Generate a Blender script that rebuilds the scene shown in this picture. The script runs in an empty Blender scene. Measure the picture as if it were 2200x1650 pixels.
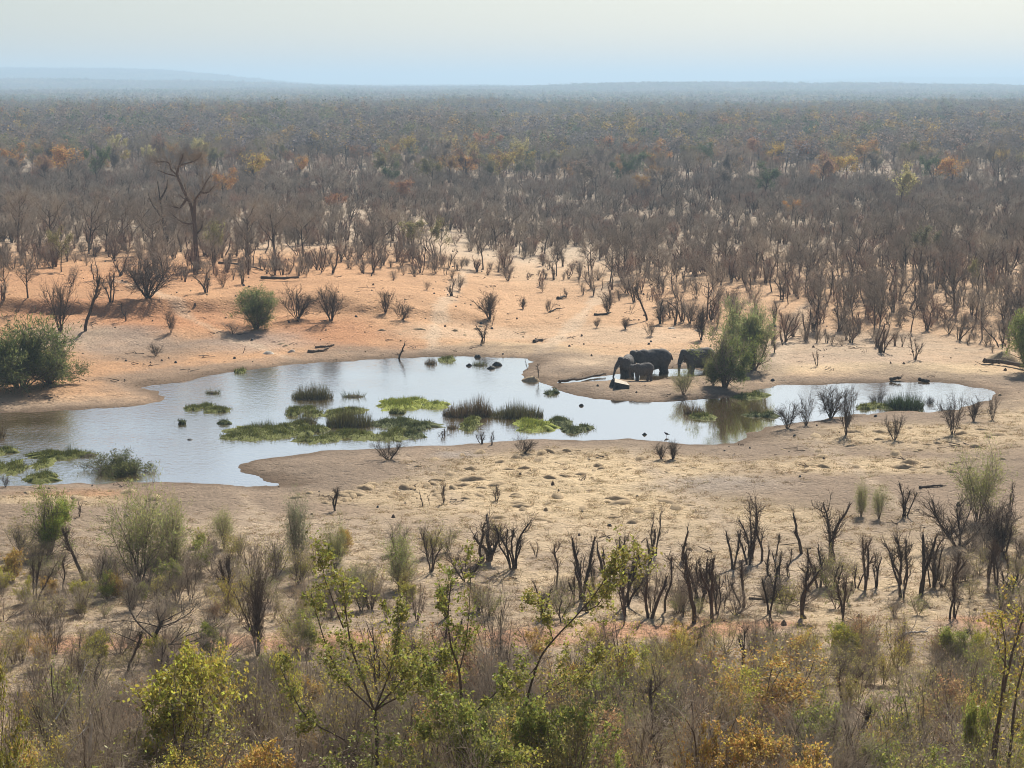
import bpy, math, random
import numpy as np
from mathutils import Vector, Matrix

# ------------------------------------------------------------------ camera, sky, sun, exposure
sc = bpy.context.scene
COL = sc.collection
F = 4250.0                      # focal length in pixels of the 2200 px wide photograph
CAMZ = 23.0
PITCH = math.atan(635.0 / F)
cam_d = bpy.data.cameras.new('camera')
cam_d.sensor_width = 36.0
cam_d.lens = 36.0 * F / 2200.0
cam_d.clip_start = 0.5
cam_d.clip_end = 60000
cam = bpy.data.objects.new('camera', cam_d)
cam.location = (0, 0, CAMZ)
cam.rotation_euler = (math.pi / 2 - PITCH, 0, 0)
COL.objects.link(cam)
sc.camera = cam

SUN_EL = math.radians(40.0)
SUN_AZ = math.radians(16.0)     # to the right of the view direction (+Y), in front of the camera
world = bpy.data.worlds.new('World')
sc.world = world
world.use_nodes = True
wt = world.node_tree
wt.nodes.clear()
sky = wt.nodes.new('ShaderNodeTexSky')
sky.sky_type = 'NISHITA'
sky.sun_disc = False
sky.sun_elevation = SUN_EL
sky.sun_rotation = SUN_AZ
sky.altitude = 900
sky.air_density = 1.0
sky.dust_density = 2.5
sky.ozone_density = 1.0
bg = wt.nodes.new('ShaderNodeBackground')
bg.inputs['Strength'].default_value = 0.0550
wo = wt.nodes.new('ShaderNodeOutputWorld')
wt.links.new(sky.outputs[0], bg.inputs[0])
wt.links.new(bg.outputs[0], wo.inputs[0])

sun_d = bpy.data.lights.new('sun', 'SUN')
sun_d.energy = 5.0
sun_d.angle = math.radians(0.7)
sun_d.color = (1.0, 0.94, 0.84)
sun = bpy.data.objects.new('sun', sun_d)
to_sun = Vector((math.sin(SUN_AZ) * math.cos(SUN_EL), math.cos(SUN_AZ) * math.cos(SUN_EL), math.sin(SUN_EL)))
sun.rotation_euler = (-to_sun).to_track_quat('-Z', 'Y').to_euler()
sun.location = (0, 0, 200)
COL.objects.link(sun)

vs = sc.view_settings
vs.view_transform = 'Standard'
vs.look = 'None'
vs.gamma = 1.0
vs.exposure = 0.60
vs.use_curve_mapping = False
cy = sc.cycles
cy.use_denoising = True
cy.filter_width = 1.0
cy.max_bounces = 5
cy.diffuse_bounces = 2
cy.glossy_bounces = 2
cy.transmission_bounces = 3
cy.transparent_max_bounces = 4
cy.volume_bounces = 0
cy.sample_clamp_indirect = 4.0
cy.caustics_reflective = False
cy.caustics_refractive = False

# ------------------------------------------------------------------ helpers: numbers
rng = np.random.default_rng(7)

def hash2(ix, iy, s):
    h = (ix * 374761393 + iy * 668265263 + s * 2147483647) & 0xffffffff
    h = ((h ^ (h >> 13)) * 1274126177) & 0xffffffff
    return ((h ^ (h >> 16)) & 0xffff) / 65535.0

def vnoise(x, y, s=0):
    x = np.asarray(x, float); y = np.asarray(y, float)
    ix = np.floor(x).astype(np.int64); iy = np.floor(y).astype(np.int64)
    fx = x - ix; fy = y - iy
    fx = fx * fx * (3 - 2 * fx); fy = fy * fy * (3 - 2 * fy)
    a = hash2(ix, iy, s); b = hash2(ix + 1, iy, s); c = hash2(ix, iy + 1, s); d = hash2(ix + 1, iy + 1, s)
    return (a * (1 - fx) + b * fx) * (1 - fy) + (c * (1 - fx) + d * fx) * fy

def fbm(x, y, s=0, o=4):
    t = 0; a = 0.5; n = 0
    for i in range(o):
        t = t + a * vnoise(x, y, s + i * 17); n += a
        x = np.asarray(x) * 2.03 + 5.1; y = np.asarray(y) * 2.03 - 3.7; a *= 0.5
    return t / n

def sstep(a, b, x):
    t = np.clip((np.asarray(x, float) - a) / (b - a), 0, 1)
    return t * t * (3 - 2 * t)

def ray(px, py):
    u = (px - 1100.0) / F; v = -(py - 825.0) / F
    c, s = math.cos(PITCH), math.sin(PITCH)
    d = np.array([u, c + v * s, -s + v * c])
    return d

def flat(px, py, z=0.0):
    d = ray(px, py)
    t = (z - CAMZ) / d[2]
    return d[0] * t, d[1] * t

def to_px(x, y, z):
    c, s = math.cos(PITCH), math.sin(PITCH)
    zz = np.asarray(z, float) - CAMZ
    dep = y * c - zz * s
    up = y * s + zz * c
    return 1100 + F * x / dep, 825 - F * up / dep

# ------------------------------------------------------------------ shape of the land
POND = [(-120, 893), (0, 889), (60, 886), (130, 882), (200, 878), (290, 872), (338, 862), (352, 851), (340, 843), (315, 833),
        (345, 827), (400, 820), (450, 807), (520, 797), (580, 788), (640, 782), (700, 778), (760, 776), (850, 770), (920, 767),
        (1000, 766), (1080, 768), (1135, 770), (1152, 777), (1134, 788), (1118, 800), (1128, 814), (1158, 820), (1180, 826), (1200, 840),
        (1240, 852), (1300, 859), (1350, 861), (1400, 863), (1450, 861), (1500, 859), (1550, 856), (1600, 850), (1622, 838),
        (1660, 829), (1720, 827), (1800, 825), (1900, 822), (1980, 821), (2060, 825), (2112, 835), (2138, 846), (2120, 858),
        (2085, 870), (2060, 879), (2000, 884), (1940, 884), (1880, 887), (1840, 890), (1800, 896), (1740, 903), (1690, 910),
        (1650, 918), (1612, 930), (1612, 942), (1580, 950), (1530, 955), (1480, 954), (1440, 952), (1400, 945), (1350, 940),
        (1300, 944), (1240, 946), (1150, 944), (1100, 946), (1040, 950), (960, 956), (860, 960), (760, 965), (700, 968),
        (640, 975), (560, 985), (520, 995), (502, 1005), (512, 1018), (560, 1028), (610, 1039), (612, 1046), (580, 1046),
        (540, 1044), (500, 1040), (420, 1037), (330, 1036), (260, 1038), (150, 1040), (60, 1042), (0, 1045), (-120, 1050)]
CHAN = [(1200, 822), (1262, 813), (1315, 806), (1362, 800), (1400, 793), (1440, 792), (1478, 793), (1536, 799), (1533, 803),
        (1507, 807), (1478, 808), (1442, 809), (1405, 815.5), (1354, 817), (1315, 817), (1279, 818), (1240, 820)]
PONDW = np.array([flat(*p) for p in POND])
CHANW = np.array([flat(*p) for p in CHAN])

def poly_sd(poly, x, y):
    """signed distance, positive outside"""
    shp = np.shape(x)
    x = np.ravel(np.asarray(x, float)); y = np.ravel(np.asarray(y, float))
    best = np.full(x.shape, 1e18); inside = np.zeros(x.shape, bool)
    n = len(poly)
    for i in range(n):
        ax, ay = poly[i]; bx, by = poly[(i + 1) % n]
        ex, ey = bx - ax, by - ay
        t = np.clip(((x - ax) * ex + (y - ay) * ey) / (ex * ex + ey * ey + 1e-12), 0, 1)
        dx = x - ax - t * ex; dy = y - ay - t * ey
        best = np.minimum(best, dx * dx + dy * dy)
        cond = (ay > y) != (by > y)
        with np.errstate(divide='ignore', invalid='ignore'):
            xi = ax + (y - ay) * ex / (ey if abs(ey) > 1e-12 else 1e-12)
        inside ^= cond & (x < xi)
    d = np.sqrt(best)
    return np.where(inside, -d, d).reshape(shp)

def shore(x, y):
    x = np.asarray(x, float); y = np.asarray(y, float)
    d = np.full(np.shape(x), 60.0)
    m = (y > 85) & (y < 235) & (np.abs(x) < 110)
    if np.any(m):
        xs, ys = x[m], y[m]
        dd = np.minimum(poly_sd(PONDW, xs, ys), poly_sd(CHANW, xs, ys))
        dd = dd + (fbm(xs * 0.7, ys * 0.35, 3, 5) - 0.5) * 1.5
        d = np.array(d); d[m] = np.minimum(dd, 60)
    return d

def hills(x, y):
    """the far ridges, as seen from the lookout"""
    yy = np.maximum(y, 1.0)
    u = x / yy * F + 1100
    def ridge(y0, w, h, prof):
        return h * prof * np.exp(-((yy - y0) / w) ** 2)
    n = (fbm(u / 160.0, u * 0 + 2.0, 11, 3) - 0.5)
    h1 = ridge(7600, 1100, 75 + 14 * n, 1 - sstep(250, 760, u + 60 * n) * 0.86)        # big hill on the left
    h2 = ridge(5000, 500, 23 + 8 * n, 1 - 0.9 * sstep(250, 900, u))                    # low ridge before it
    h3 = ridge(4300, 420, 13 + 7 * n, sstep(900, 1450, u) * (1 - 0.35 * sstep(1780, 1950, u)))  # wooded ridge on the right
    h4 = ridge(12500, 1300, 68 + 6 * n, sstep(1050, 2000, u))                           # pale hill on the right
    far = sstep(900, 2500, yy) * (fbm(x / 420.0, y / 700.0, 21, 3) - 0.5) * 4 + 11 * sstep(800, 4600, yy)
    mid = sstep(330, 800, yy) * (fbm(x / 160.0, y / 230.0, 31, 3) - 0.5) * 5
    return h1 + h2 + h3 + h4 + far + mid

def height(x, y):
    x = np.asarray(x, float); y = np.asarray(y, float)
    d = shore(x, y)
    out = np.clip(d, 0, None)
    h = 0.30 * (1 - np.exp(-out / 2.2)) + 0.006 * np.minimum(out, 60)
    h = np.where(d < 0, -0.75 * (1 - np.exp(d / 1.4)), h)
    k = np.clip(out / 7.0, 0, 1)
    yb = y + 10 * (fbm(x / 18, y / 18, 5, 2) - 0.5) + 3.0 * (fbm(x / 3.0, y / 3.0, 6, 3) - 0.5)
    bank = (1.3 * sstep(171, 196, yb) + 1.1 * sstep(188.5, 191.5, yb)) * (1 - sstep(-18, 4, x))
    bank2 = 0.9 * sstep(178, 205, y) * sstep(10, 45, x)
    und = (fbm(x / 14.0, y / 14.0, 8, 3) - 0.5) * 0.7
    lump = (fbm(x / 1.1, y / 1.3, 9, 3) - 0.5) * 0.24 * (1 - sstep(250, 330, y))
    h = h + k * (bank + bank2 + und) + np.clip(out / 2.5, 0, 1) * lump
    t = np.clip((88 - y) / 88.0, 0, 1.7)
    h = h + 17.5 * t ** 1.65
    return h + hills(x, y)

def ground_at(px, py):
    """the point of the land that the photograph's pixel shows"""
    d = ray(px, py)
    if d[2] > -1e-4:
        d[2] = -1e-4
    t0 = 30.0
    ts = np.concatenate([np.arange(30, 420, 0.5), np.geomspace(420, 14000, 600)])
    P = d[None, :] * ts[:, None]
    gap = CAMZ + P[:, 2] - height(P[:, 0], P[:, 1])
    i = int(np.argmax(gap < 0))
    if gap[i] >= 0:
        i = len(ts) - 1
    lo, hi = ts[max(i - 1, 0)], ts[i]
    tt = np.linspace(lo, hi, 24)
    P = d[None, :] * tt[:, None]
    gap = CAMZ + P[:, 2] - height(P[:, 0], P[:, 1])
    j = int(np.argmin(np.abs(gap)))
    return P[j, 0], P[j, 1], float(height(P[j:j + 1, 0], P[j:j + 1, 1])[0])

# ------------------------------------------------------------------ helpers: meshes, objects
def mesh_from(name, V, quads=None, tris=None, mats=(), qm=None, tm=None, rnd=None, smooth=False):
    V = np.asarray(V, np.float32).reshape(-1, 3)
    Q = np.asarray(quads if quads is not None else [], np.int32).reshape(-1, 4)
    T = np.asarray(tris if tris is not None else [], np.int32).reshape(-1, 3)
    me = bpy.data.meshes.new(name)
    me.vertices.add(len(V)); me.vertices.foreach_set('co', V.ravel())
    me.loops.add(Q.size + T.size)
    me.loops.foreach_set('vertex_index', np.concatenate([Q.ravel(), T.ravel()]))
    me.polygons.add(len(Q) + len(T))
    me.polygons.foreach_set('loop_start', np.concatenate([np.arange(len(Q)) * 4, Q.size + np.arange(len(T)) * 3]).astype(np.int32))
    for m in mats:
        me.materials.append(m)
    if qm is not None or tm is not None:
        a = qm if qm is not None else np.zeros(len(Q), int)
        b = tm if tm is not None else np.zeros(len(T), int)
        me.polygons.foreach_set('material_index', np.concatenate([a, b]).astype(np.int32))
    if smooth:
        me.polygons.foreach_set('use_smooth', np.ones(len(Q) + len(T), bool))
    if rnd is not None:
        at = me.attributes.new('rnd', 'FLOAT', 'POINT')
        at.data.foreach_set('value', np.asarray(rnd, np.float32))
    me.update(calc_edges=True)
    return me

class MB:
    """collects tubes, blades and leaves for one mesh"""
    def __init__(s):
        s.V = []; s.Q = []; s.T = []; s.R = []; s.n = 0; s.qm = []; s.tm = []
    def add(s, V, Q=None, T=None, rnd=0.5, m=0):
        V = np.asarray(V, float).reshape(-1, 3)
        if Q is not None and len(Q):
            s.Q.append(np.asarray(Q).reshape(-1, 4) + s.n); s.qm.append(np.full(len(s.Q[-1]), m))
        if T is not None and len(T):
            s.T.append(np.asarray(T).reshape(-1, 3) + s.n); s.tm.append(np.full(len(s.T[-1]), m))
        s.V.append(V); s.n += len(V)
        s.R.append(np.broadcast_to(np.asarray(rnd, float), (len(V),)))
    def tube(s, P, R, k=3, cap=False, m=0, rnd=0.5):
        P = np.asarray(P, float); R = np.asarray(R, float); n = len(P)
        D = np.gradient(P, axis=0)
        D /= np.linalg.norm(D, axis=1)[:, None] + 1e-9
        ref = np.array([0.31, 0.93, 0.2]) if abs(D[:, 2]).mean() > 0.5 else np.array([0.05, 0.1, 1.0])
        A = np.cross(D, ref); A /= np.linalg.norm(A, axis=1)[:, None] + 1e-9
        Bv = np.cross(D, A)
        th = np.arange(k) * 2 * np.pi / k
        V = P[:, None, :] + R[:, None, None] * (np.cos(th)[None, :, None] * A[:, None, :] + np.sin(th)[None, :, None] * Bv[:, None, :])
        i = np.arange(n - 1)[:, None] * k; j = np.arange(k)[None, :]; j2 = (j + 1) % k
        Q = np.stack([i + j, i + j2, i + k + j2, i + k + j], -1).reshape(-1, 4)
        T = None
        if cap:
            T = [[(n - 1) * k, (n - 1) * k + a, (n - 1) * k + a + 1] for a in range(1, k - 1)]
        s.add(V.reshape(-1, 3), Q, T, rnd, m)
    def segs(s, P0, P1, r0, r1, m=0, rnd=0.5):
        """many separate straight 3-sided twigs at once"""
        P0 = np.asarray(P0, float).reshape(-1, 3); P1 = np.asarray(P1, float).reshape(-1, 3); n = len(P0)
        if n == 0:
            return
        D = P1 - P0; D /= np.linalg.norm(D, axis=1)[:, None] + 1e-9
        A = np.cross(D, np.where(np.abs(D[:, 2:3]) > 0.7, [[1.0, 0.3, 0]], [[0, 0, 1.0]])); A /= np.linalg.norm(A, axis=1)[:, None] + 1e-9
        Bv = np.cross(D, A)
        th = np.arange(3) * 2 * np.pi / 3
        O = np.cos(th)[None, :, None] * A[:, None, :] + np.sin(th)[None, :, None] * Bv[:, None, :]
        r0 = np.broadcast_to(r0, (n,)); r1 = np.broadcast_to(r1, (n,))
        V = np.concatenate([P0[:, None] + O * r0[:, None, None], P1[:, None] + O * r1[:, None, None]], 1)
        b = np.arange(n)[:, None, None] * 6; j = np.arange(3)[None, :, None]
        Q = (b + np.concatenate([j, (j + 1) % 3, 3 + (j + 1) % 3, 3 + j], -1)).reshape(-1, 4)
        rr = np.repeat(np.broadcast_to(rnd, (n,)), 6)
        s.add(V.reshape(-1, 3), Q, None, rr, m)
    def leaves(s, P, size, g, m=0, aspect=0.55, dirs=None, flat=0.0):
        """one small folded diamond for each leaf"""
        P = np.asarray(P, float).reshape(-1, 3); n = len(P)
        if n == 0:
            return
        D = g.normal(0, 1, (n, 3)); D[:, 2] *= (1 - flat)
        if dirs is not None:
            D = D * 0.6 + np.asarray(dirs) * 1.4
        D /= np.linalg.norm(D, axis=1)[:, None] + 1e-9
        A = np.cross(D, g.normal(0, 1, (n, 3))); A /= np.linalg.norm(A, axis=1)[:, None] + 1e-9
        sz = (size * g.uniform(0.4, 1.5, n))[:, None]
        V = np.stack([P, P + D * sz * 0.5 + A * sz * aspect * 0.5, P + D * sz, P + D * sz * 0.5 - A * sz * aspect * 0.5], 1)
        Q = np.arange(n * 4).reshape(-1, 4)
        s.add(V.reshape(-1, 3), Q, None, np.repeat(g.uniform(0, 1, n), 4), m)
    def blades(s, P, D, L, w, g, m=0):
        """one upright grass blade triangle each"""
        P = np.asarray(P, float).reshape(-1, 3); n = len(P)
        A = np.cross(D, g.normal(0, 1, (n, 3))); A /= np.linalg.norm(A, axis=1)[:, None] + 1e-9
        L = np.broadcast_to(L, (n,))[:, None]; w = np.broadcast_to(w, (n,))[:, None]
        V = np.stack([P - A * w, P + A * w, P + D * L], 1)
        s.add(V.reshape(-1, 3), None, np.arange(n * 3).reshape(-1, 3), np.repeat(g.uniform(0, 1, n), 3), m)
    def mesh(s, name, mats, smooth=False):
        V = np.concatenate(s.V) if s.V else np.zeros((0, 3))
        Q = np.concatenate(s.Q) if s.Q else None; T = np.concatenate(s.T) if s.T else None
        return mesh_from(name, V, Q, T, mats, np.concatenate(s.qm) if s.qm else None,
                         np.concatenate(s.tm) if s.tm else None, np.concatenate(s.R), smooth)

def obj(name, me, parent=None, loc=(0, 0, 0), rz=0.0, s=1.0, label=None, cat=None, group=None, kind=None, color=None):
    o = bpy.data.objects.new(name, me)
    COL.objects.link(o)
    o.location = loc
    o.rotation_euler = (0, 0, rz)
    o.scale = (s, s, s) if np.isscalar(s) else s
    if parent is not None:
        o.parent = parent
    if label: o['label'] = label
    if cat: o['category'] = cat
    if group: o['group'] = group
    if kind: o['kind'] = kind
    if color is not None: o.color = (*color, 1)
    return o
# ------------------------------------------------------------------ materials
def new_mat(name):
    m = bpy.data.materials.new(name); m.use_nodes = True
    nt = m.node_tree; nt.nodes.clear()
    out = nt.nodes.new('ShaderNodeOutputMaterial')
    return m, nt, out

def N(nt, t, **kw):
    n = nt.nodes.new(t)
    for k, v in kw.items():
        setattr(n, k, v)
    return n

def mix(nt, fac, a, b, mode='MIX'):
    n = nt.nodes.new('ShaderNodeMix'); n.data_type = 'RGBA'; n.blend_type = mode
    for sock, v in ((n.inputs[0], fac), (n.inputs[6], a), (n.inputs[7], b)):
        if hasattr(v, 'links') or isinstance(v, bpy.types.NodeSocket):
            nt.links.new(v, sock)
        elif isinstance(v, (int, float)):
            sock.default_value = v
        else:
            sock.default_value = (*v, 1)
    return n.outputs[2]

def math_n(nt, op, a, b=None, c=None):
    n = nt.nodes.new('ShaderNodeMath'); n.operation = op
    for i, v in enumerate((a, b, c)):
        if v is None: continue
        if isinstance(v, bpy.types.NodeSocket): nt.links.new(v, n.inputs[i])
        else: n.inputs[i].default_value = v
    return n.outputs[0]

def noise(nt, scale, detail=4, rough=0.6, vec=None):
    n = nt.nodes.new('ShaderNodeTexNoise'); n.inputs['Scale'].default_value = scale
    n.inputs['Detail'].default_value = detail; n.inputs['Roughness'].default_value = rough
    if vec is not None: nt.links.new(vec, n.inputs['Vector'])
    return n.outputs[0]

def ramp(nt, fac, stops, interp='LINEAR'):
    r = nt.nodes.new('ShaderNodeValToRGB'); r.color_ramp.interpolation = interp
    e = r.color_ramp.elements
    while len(e) < len(stops): e.new(0.5)
    for i, (p, c) in enumerate(stops):
        e[i].position = p; e[i].color = (*c, 1) if len(c) == 3 else c
    nt.links.new(fac, r.inputs[0])
    return r.outputs[0]

def bark_mat(name, c1, c2, vary=0.35, rough=0.95):
    m, nt, out = new_mat(name)
    g = N(nt, 'ShaderNodeNewGeometry'); oi = N(nt, 'ShaderNodeObjectInfo')
    tc = N(nt, 'ShaderNodeTexCoord')
    n = noise(nt, 9.0, 5, 0.7, tc.outputs['Object'])
    col = mix(nt, ramp(nt, n, [(0.3, (0, 0, 0)), (0.7, (1, 1, 1))]), c1, c2)
    v = math_n(nt, 'MULTIPLY_ADD', oi.outputs['Random'], vary * 2, 1 - vary)
    col = mix(nt, 1.0, col, v, 'MULTIPLY')
    b = N(nt, 'ShaderNodeBsdfPrincipled')
    nt.links.new(col, b.inputs['Base Color']); b.inputs['Roughness'].default_value = rough
    b.inputs['Specular IOR Level'].default_value = 0.15
    nt.links.new(b.outputs[0], out.inputs[0])
    return m

def leaf_mat(name, base=None, trans=0.5, gloss=0.025, spread=0.45, alt=None):
    """leaf colour from the object's own colour (or base), each leaf a little different"""
    m, nt, out = new_mat(name)
    at = N(nt, 'ShaderNodeAttribute', attribute_name='rnd')
    oi = N(nt, 'ShaderNodeObjectInfo')
    c = oi.outputs['Color'] if base is None else None
    if base is not None:
        rgb = N(nt, 'ShaderNodeRGB'); rgb.outputs[0].default_value = (*base, 1); c = rgb.outputs[0]
    v = math_n(nt, 'MULTIPLY_ADD', at.outputs['Fac'], spread * 2, 1 - spread)
    col = mix(nt, 1.0, c, v, 'MULTIPLY')
    hs = N(nt, 'ShaderNodeHueSaturation')
    hv = math_n(nt, 'MULTIPLY_ADD', math_n(nt, 'FRACT', math_n(nt, 'MULTIPLY', at.outputs['Fac'], 7.31)), 0.07, 0.465)
    nt.links.new(hv, hs.inputs['Hue']); nt.links.new(col, hs.inputs['Color'])
    col = hs.outputs[0]
    d = N(nt, 'ShaderNodeBsdfDiffuse'); t = N(nt, 'ShaderNodeBsdfTranslucent'); gl = N(nt, 'ShaderNodeBsdfGlossy')
    gl.inputs['Roughness'].default_value = 0.5
    gl.inputs['Color'].default_value = (0.9, 0.9, 0.85, 1)
    nt.links.new(col, d.inputs[0]); nt.links.new(col, t.inputs[0])
    m1 = N(nt, 'ShaderNodeMixShader'); m1.inputs[0].default_value = trans
    nt.links.new(d.outputs[0], m1.inputs[1]); nt.links.new(t.outputs[0], m1.inputs[2])
    m2 = N(nt, 'ShaderNodeMixShader'); m2.inputs[0].default_value = gloss
    nt.links.new(m1.outputs[0], m2.inputs[1]); nt.links.new(gl.outputs[0], m2.inputs[2])
    nt.links.new(m2.outputs[0], out.inputs[0])
    return m

def random_leaf_mat(name, stops, trans=0.35):
    """for the woodland: each crown takes one of the season's colours"""
    m, nt, out = new_mat(name)
    oi = N(nt, 'ShaderNodeObjectInfo'); at = N(nt, 'ShaderNodeAttribute', attribute_name='rnd')
    c = ramp(nt, oi.outputs['Random'], stops, 'CONSTANT')
    v = math_n(nt, 'MULTIPLY_ADD', at.outputs['Fac'], 0.8, 0.6)
    col = mix(nt, 1.0, c, v, 'MULTIPLY')
    d = N(nt, 'ShaderNodeBsdfDiffuse'); t = N(nt, 'ShaderNodeBsdfTranslucent')
    nt.links.new(col, d.inputs[0]); nt.links.new(col, t.inputs[0])
    m1 = N(nt, 'ShaderNodeMixShader'); m1.inputs[0].default_value = trans
    nt.links.new(d.outputs[0], m1.inputs[1]); nt.links.new(t.outputs[0], m1.inputs[2])
    nt.links.new(m1.outputs[0], out.inputs[0])
    return m

def simple_mat(name, c1, c2, scale=3.0, rough=0.9, bump=0.3, spec=0.2):
    m, nt, out = new_mat(name)
    tc = N(nt, 'ShaderNodeTexCoord')
    n = noise(nt, scale, 6, 0.65, tc.outputs['Object'])
    col = mix(nt, ramp(nt, n, [(0.32, (0, 0, 0)), (0.68, (1, 1, 1))]), c1, c2)
    b = N(nt, 'ShaderNodeBsdfPrincipled')
    nt.links.new(col, b.inputs['Base Color']); b.inputs['Roughness'].default_value = rough
    b.inputs['Specular IOR Level'].default_value = spec
    if bump:
        bp = N(nt, 'ShaderNodeBump'); bp.inputs['Strength'].default_value = bump; bp.inputs['Distance'].default_value = 0.05
        nt.links.new(noise(nt, scale * 4, 4, 0.7, tc.outputs['Object']), bp.inputs['Height'])
        nt.links.new(bp.outputs[0], b.inputs['Normal'])
    nt.links.new(b.outputs[0], out.inputs[0])
    return m

M_BARK = bark_mat('dark bark', (0.055, 0.040, 0.030), (0.13, 0.098, 0.074))
M_STEM = bark_mat('brown stem bark', (0.09, 0.062, 0.045), (0.19, 0.138, 0.10))
M_TWIG = bark_mat('grey brown twigs', (0.25, 0.20, 0.15), (0.43, 0.355, 0.275))
M_TWIG2 = bark_mat('pale grey twigs', (0.26, 0.212, 0.158), (0.44, 0.372, 0.29))
M_RED = bark_mat('reddish twigs', (0.24, 0.150, 0.102), (0.40, 0.262, 0.190))
M_DTWIG = bark_mat('dark twigs', (0.075, 0.055, 0.040), (0.155, 0.116, 0.086))
M_PALE = bark_mat('bleached dead wood', (0.36, 0.32, 0.28), (0.55, 0.50, 0.45), 0.1)
M_LEAF = leaf_mat('leaves')
M_FEATHER = leaf_mat('feathery foliage', None, 0.5, 0.02, 0.4)
M_DRYLEAF = leaf_mat('dry leaves', (0.20, 0.115, 0.060), 0.3, 0.03, 0.5)
M_REED = leaf_mat('reed blades', None, 0.25, 0.03, 0.6)
M_STRAW = leaf_mat('straw blades', (0.42, 0.31, 0.165), 0.2, 0.03, 0.4)
M_WOODLEAF = random_leaf_mat('woodland crowns', [(0.0, (0.227, 0.201, 0.201)), (0.30, (0.193, 0.181, 0.149)), (0.48, (0.272, 0.213, 0.178)),
                                               (0.62, (0.227, 0.226, 0.127)), (0.78, (0.363, 0.256, 0.127)), (0.86, (0.363, 0.213, 0.127)),
                                               (0.91, (0.432, 0.317, 0.127)), (0.95, (0.125, 0.165, 0.104))])
M_FARLEAF = random_leaf_mat('far canopy', [(0.0, (0.272, 0.250, 0.245)), (0.35, (0.227, 0.238, 0.194)), (0.6, (0.340, 0.305, 0.238)), (0.8, (0.170, 0.189, 0.163)), (0.92, (0.193, 0.244, 0.178))])

def ground_material():
    m, nt, out = new_mat('dry soil and straw')
    at = N(nt, 'ShaderNodeAttribute', attribute_name='soil')
    geo = N(nt, 'ShaderNodeNewGeometry')
    P = geo.outputs['Position']
    n1 = noise(nt, 0.9, 8, 0.72, P)
    n2 = noise(nt, 5.5, 6, 0.75, P)
    n3 = noise(nt, 0.17, 5, 0.6, P)
    v = math_n(nt, 'ADD', math_n(nt, 'MULTIPLY', n1, 0.70), math_n(nt, 'MULTIPLY', ramp(nt, n2, [(0.30, (0.25, 0.25, 0.25)), (0.68, (1.0, 1.0, 1.0))]), 0.75))
    v = math_n(nt, 'ADD', v, 0.10)
    v = math_n(nt, 'ADD', v, math_n(nt, 'MULTIPLY', n3, 0.12))
    col = mix(nt, 1.0, at.outputs['Color'], v, 'MULTIPLY')
    # scattered dark droppings, leaf litter and pebbles
    vo = N(nt, 'ShaderNodeTexVoronoi'); vo.inputs['Scale'].default_value = 1.1
    nt.links.new(P, vo.inputs['Vector'])
    spot = ramp(nt, vo.outputs['Distance'], [(0.055, (1, 1, 1)), (0.10, (0, 0, 0))])
    patch = ramp(nt, noise(nt, 0.09, 3, 0.6, P), [(0.46, (0, 0, 0)), (0.60, (1, 1, 1))])
    f = math_n(nt, 'MULTIPLY', math_n(nt, 'MULTIPLY', spot, patch), 0.7)
    col = mix(nt, f, col, (0.10, 0.072, 0.05))
    b = N(nt, 'ShaderNodeBsdfPrincipled'); b.inputs['Roughness'].default_value = 0.95
    b.inputs['Specular IOR Level'].default_value = 0.1
    nt.links.new(col, b.inputs['Base Color'])
    hoof = N(nt, 'ShaderNodeTexVoronoi'); hoof.inputs['Scale'].default_value = 2.3; nt.links.new(P, hoof.inputs['Vector'])
    dent = ramp(nt, hoof.outputs['Distance'], [(0.05, (0, 0, 0)), (0.40, (1, 1, 1))])
    hgt = math_n(nt, 'ADD', math_n(nt, 'MULTIPLY', n2, 0.40), math_n(nt, 'MULTIPLY', n1, 0.9))
    hgt = math_n(nt, 'ADD', hgt, math_n(nt, 'MULTIPLY', dent, 0.30))
    bp = N(nt, 'ShaderNodeBump'); bp.inputs['Strength'].default_value = 1.0; bp.inputs['Distance'].default_value = 0.30
    nt.links.new(hgt, bp.inputs['Height']); nt.links.new(bp.outputs[0], b.inputs['Normal'])
    nt.links.new(b.outputs[0], out.inputs[0])
    return m

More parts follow.
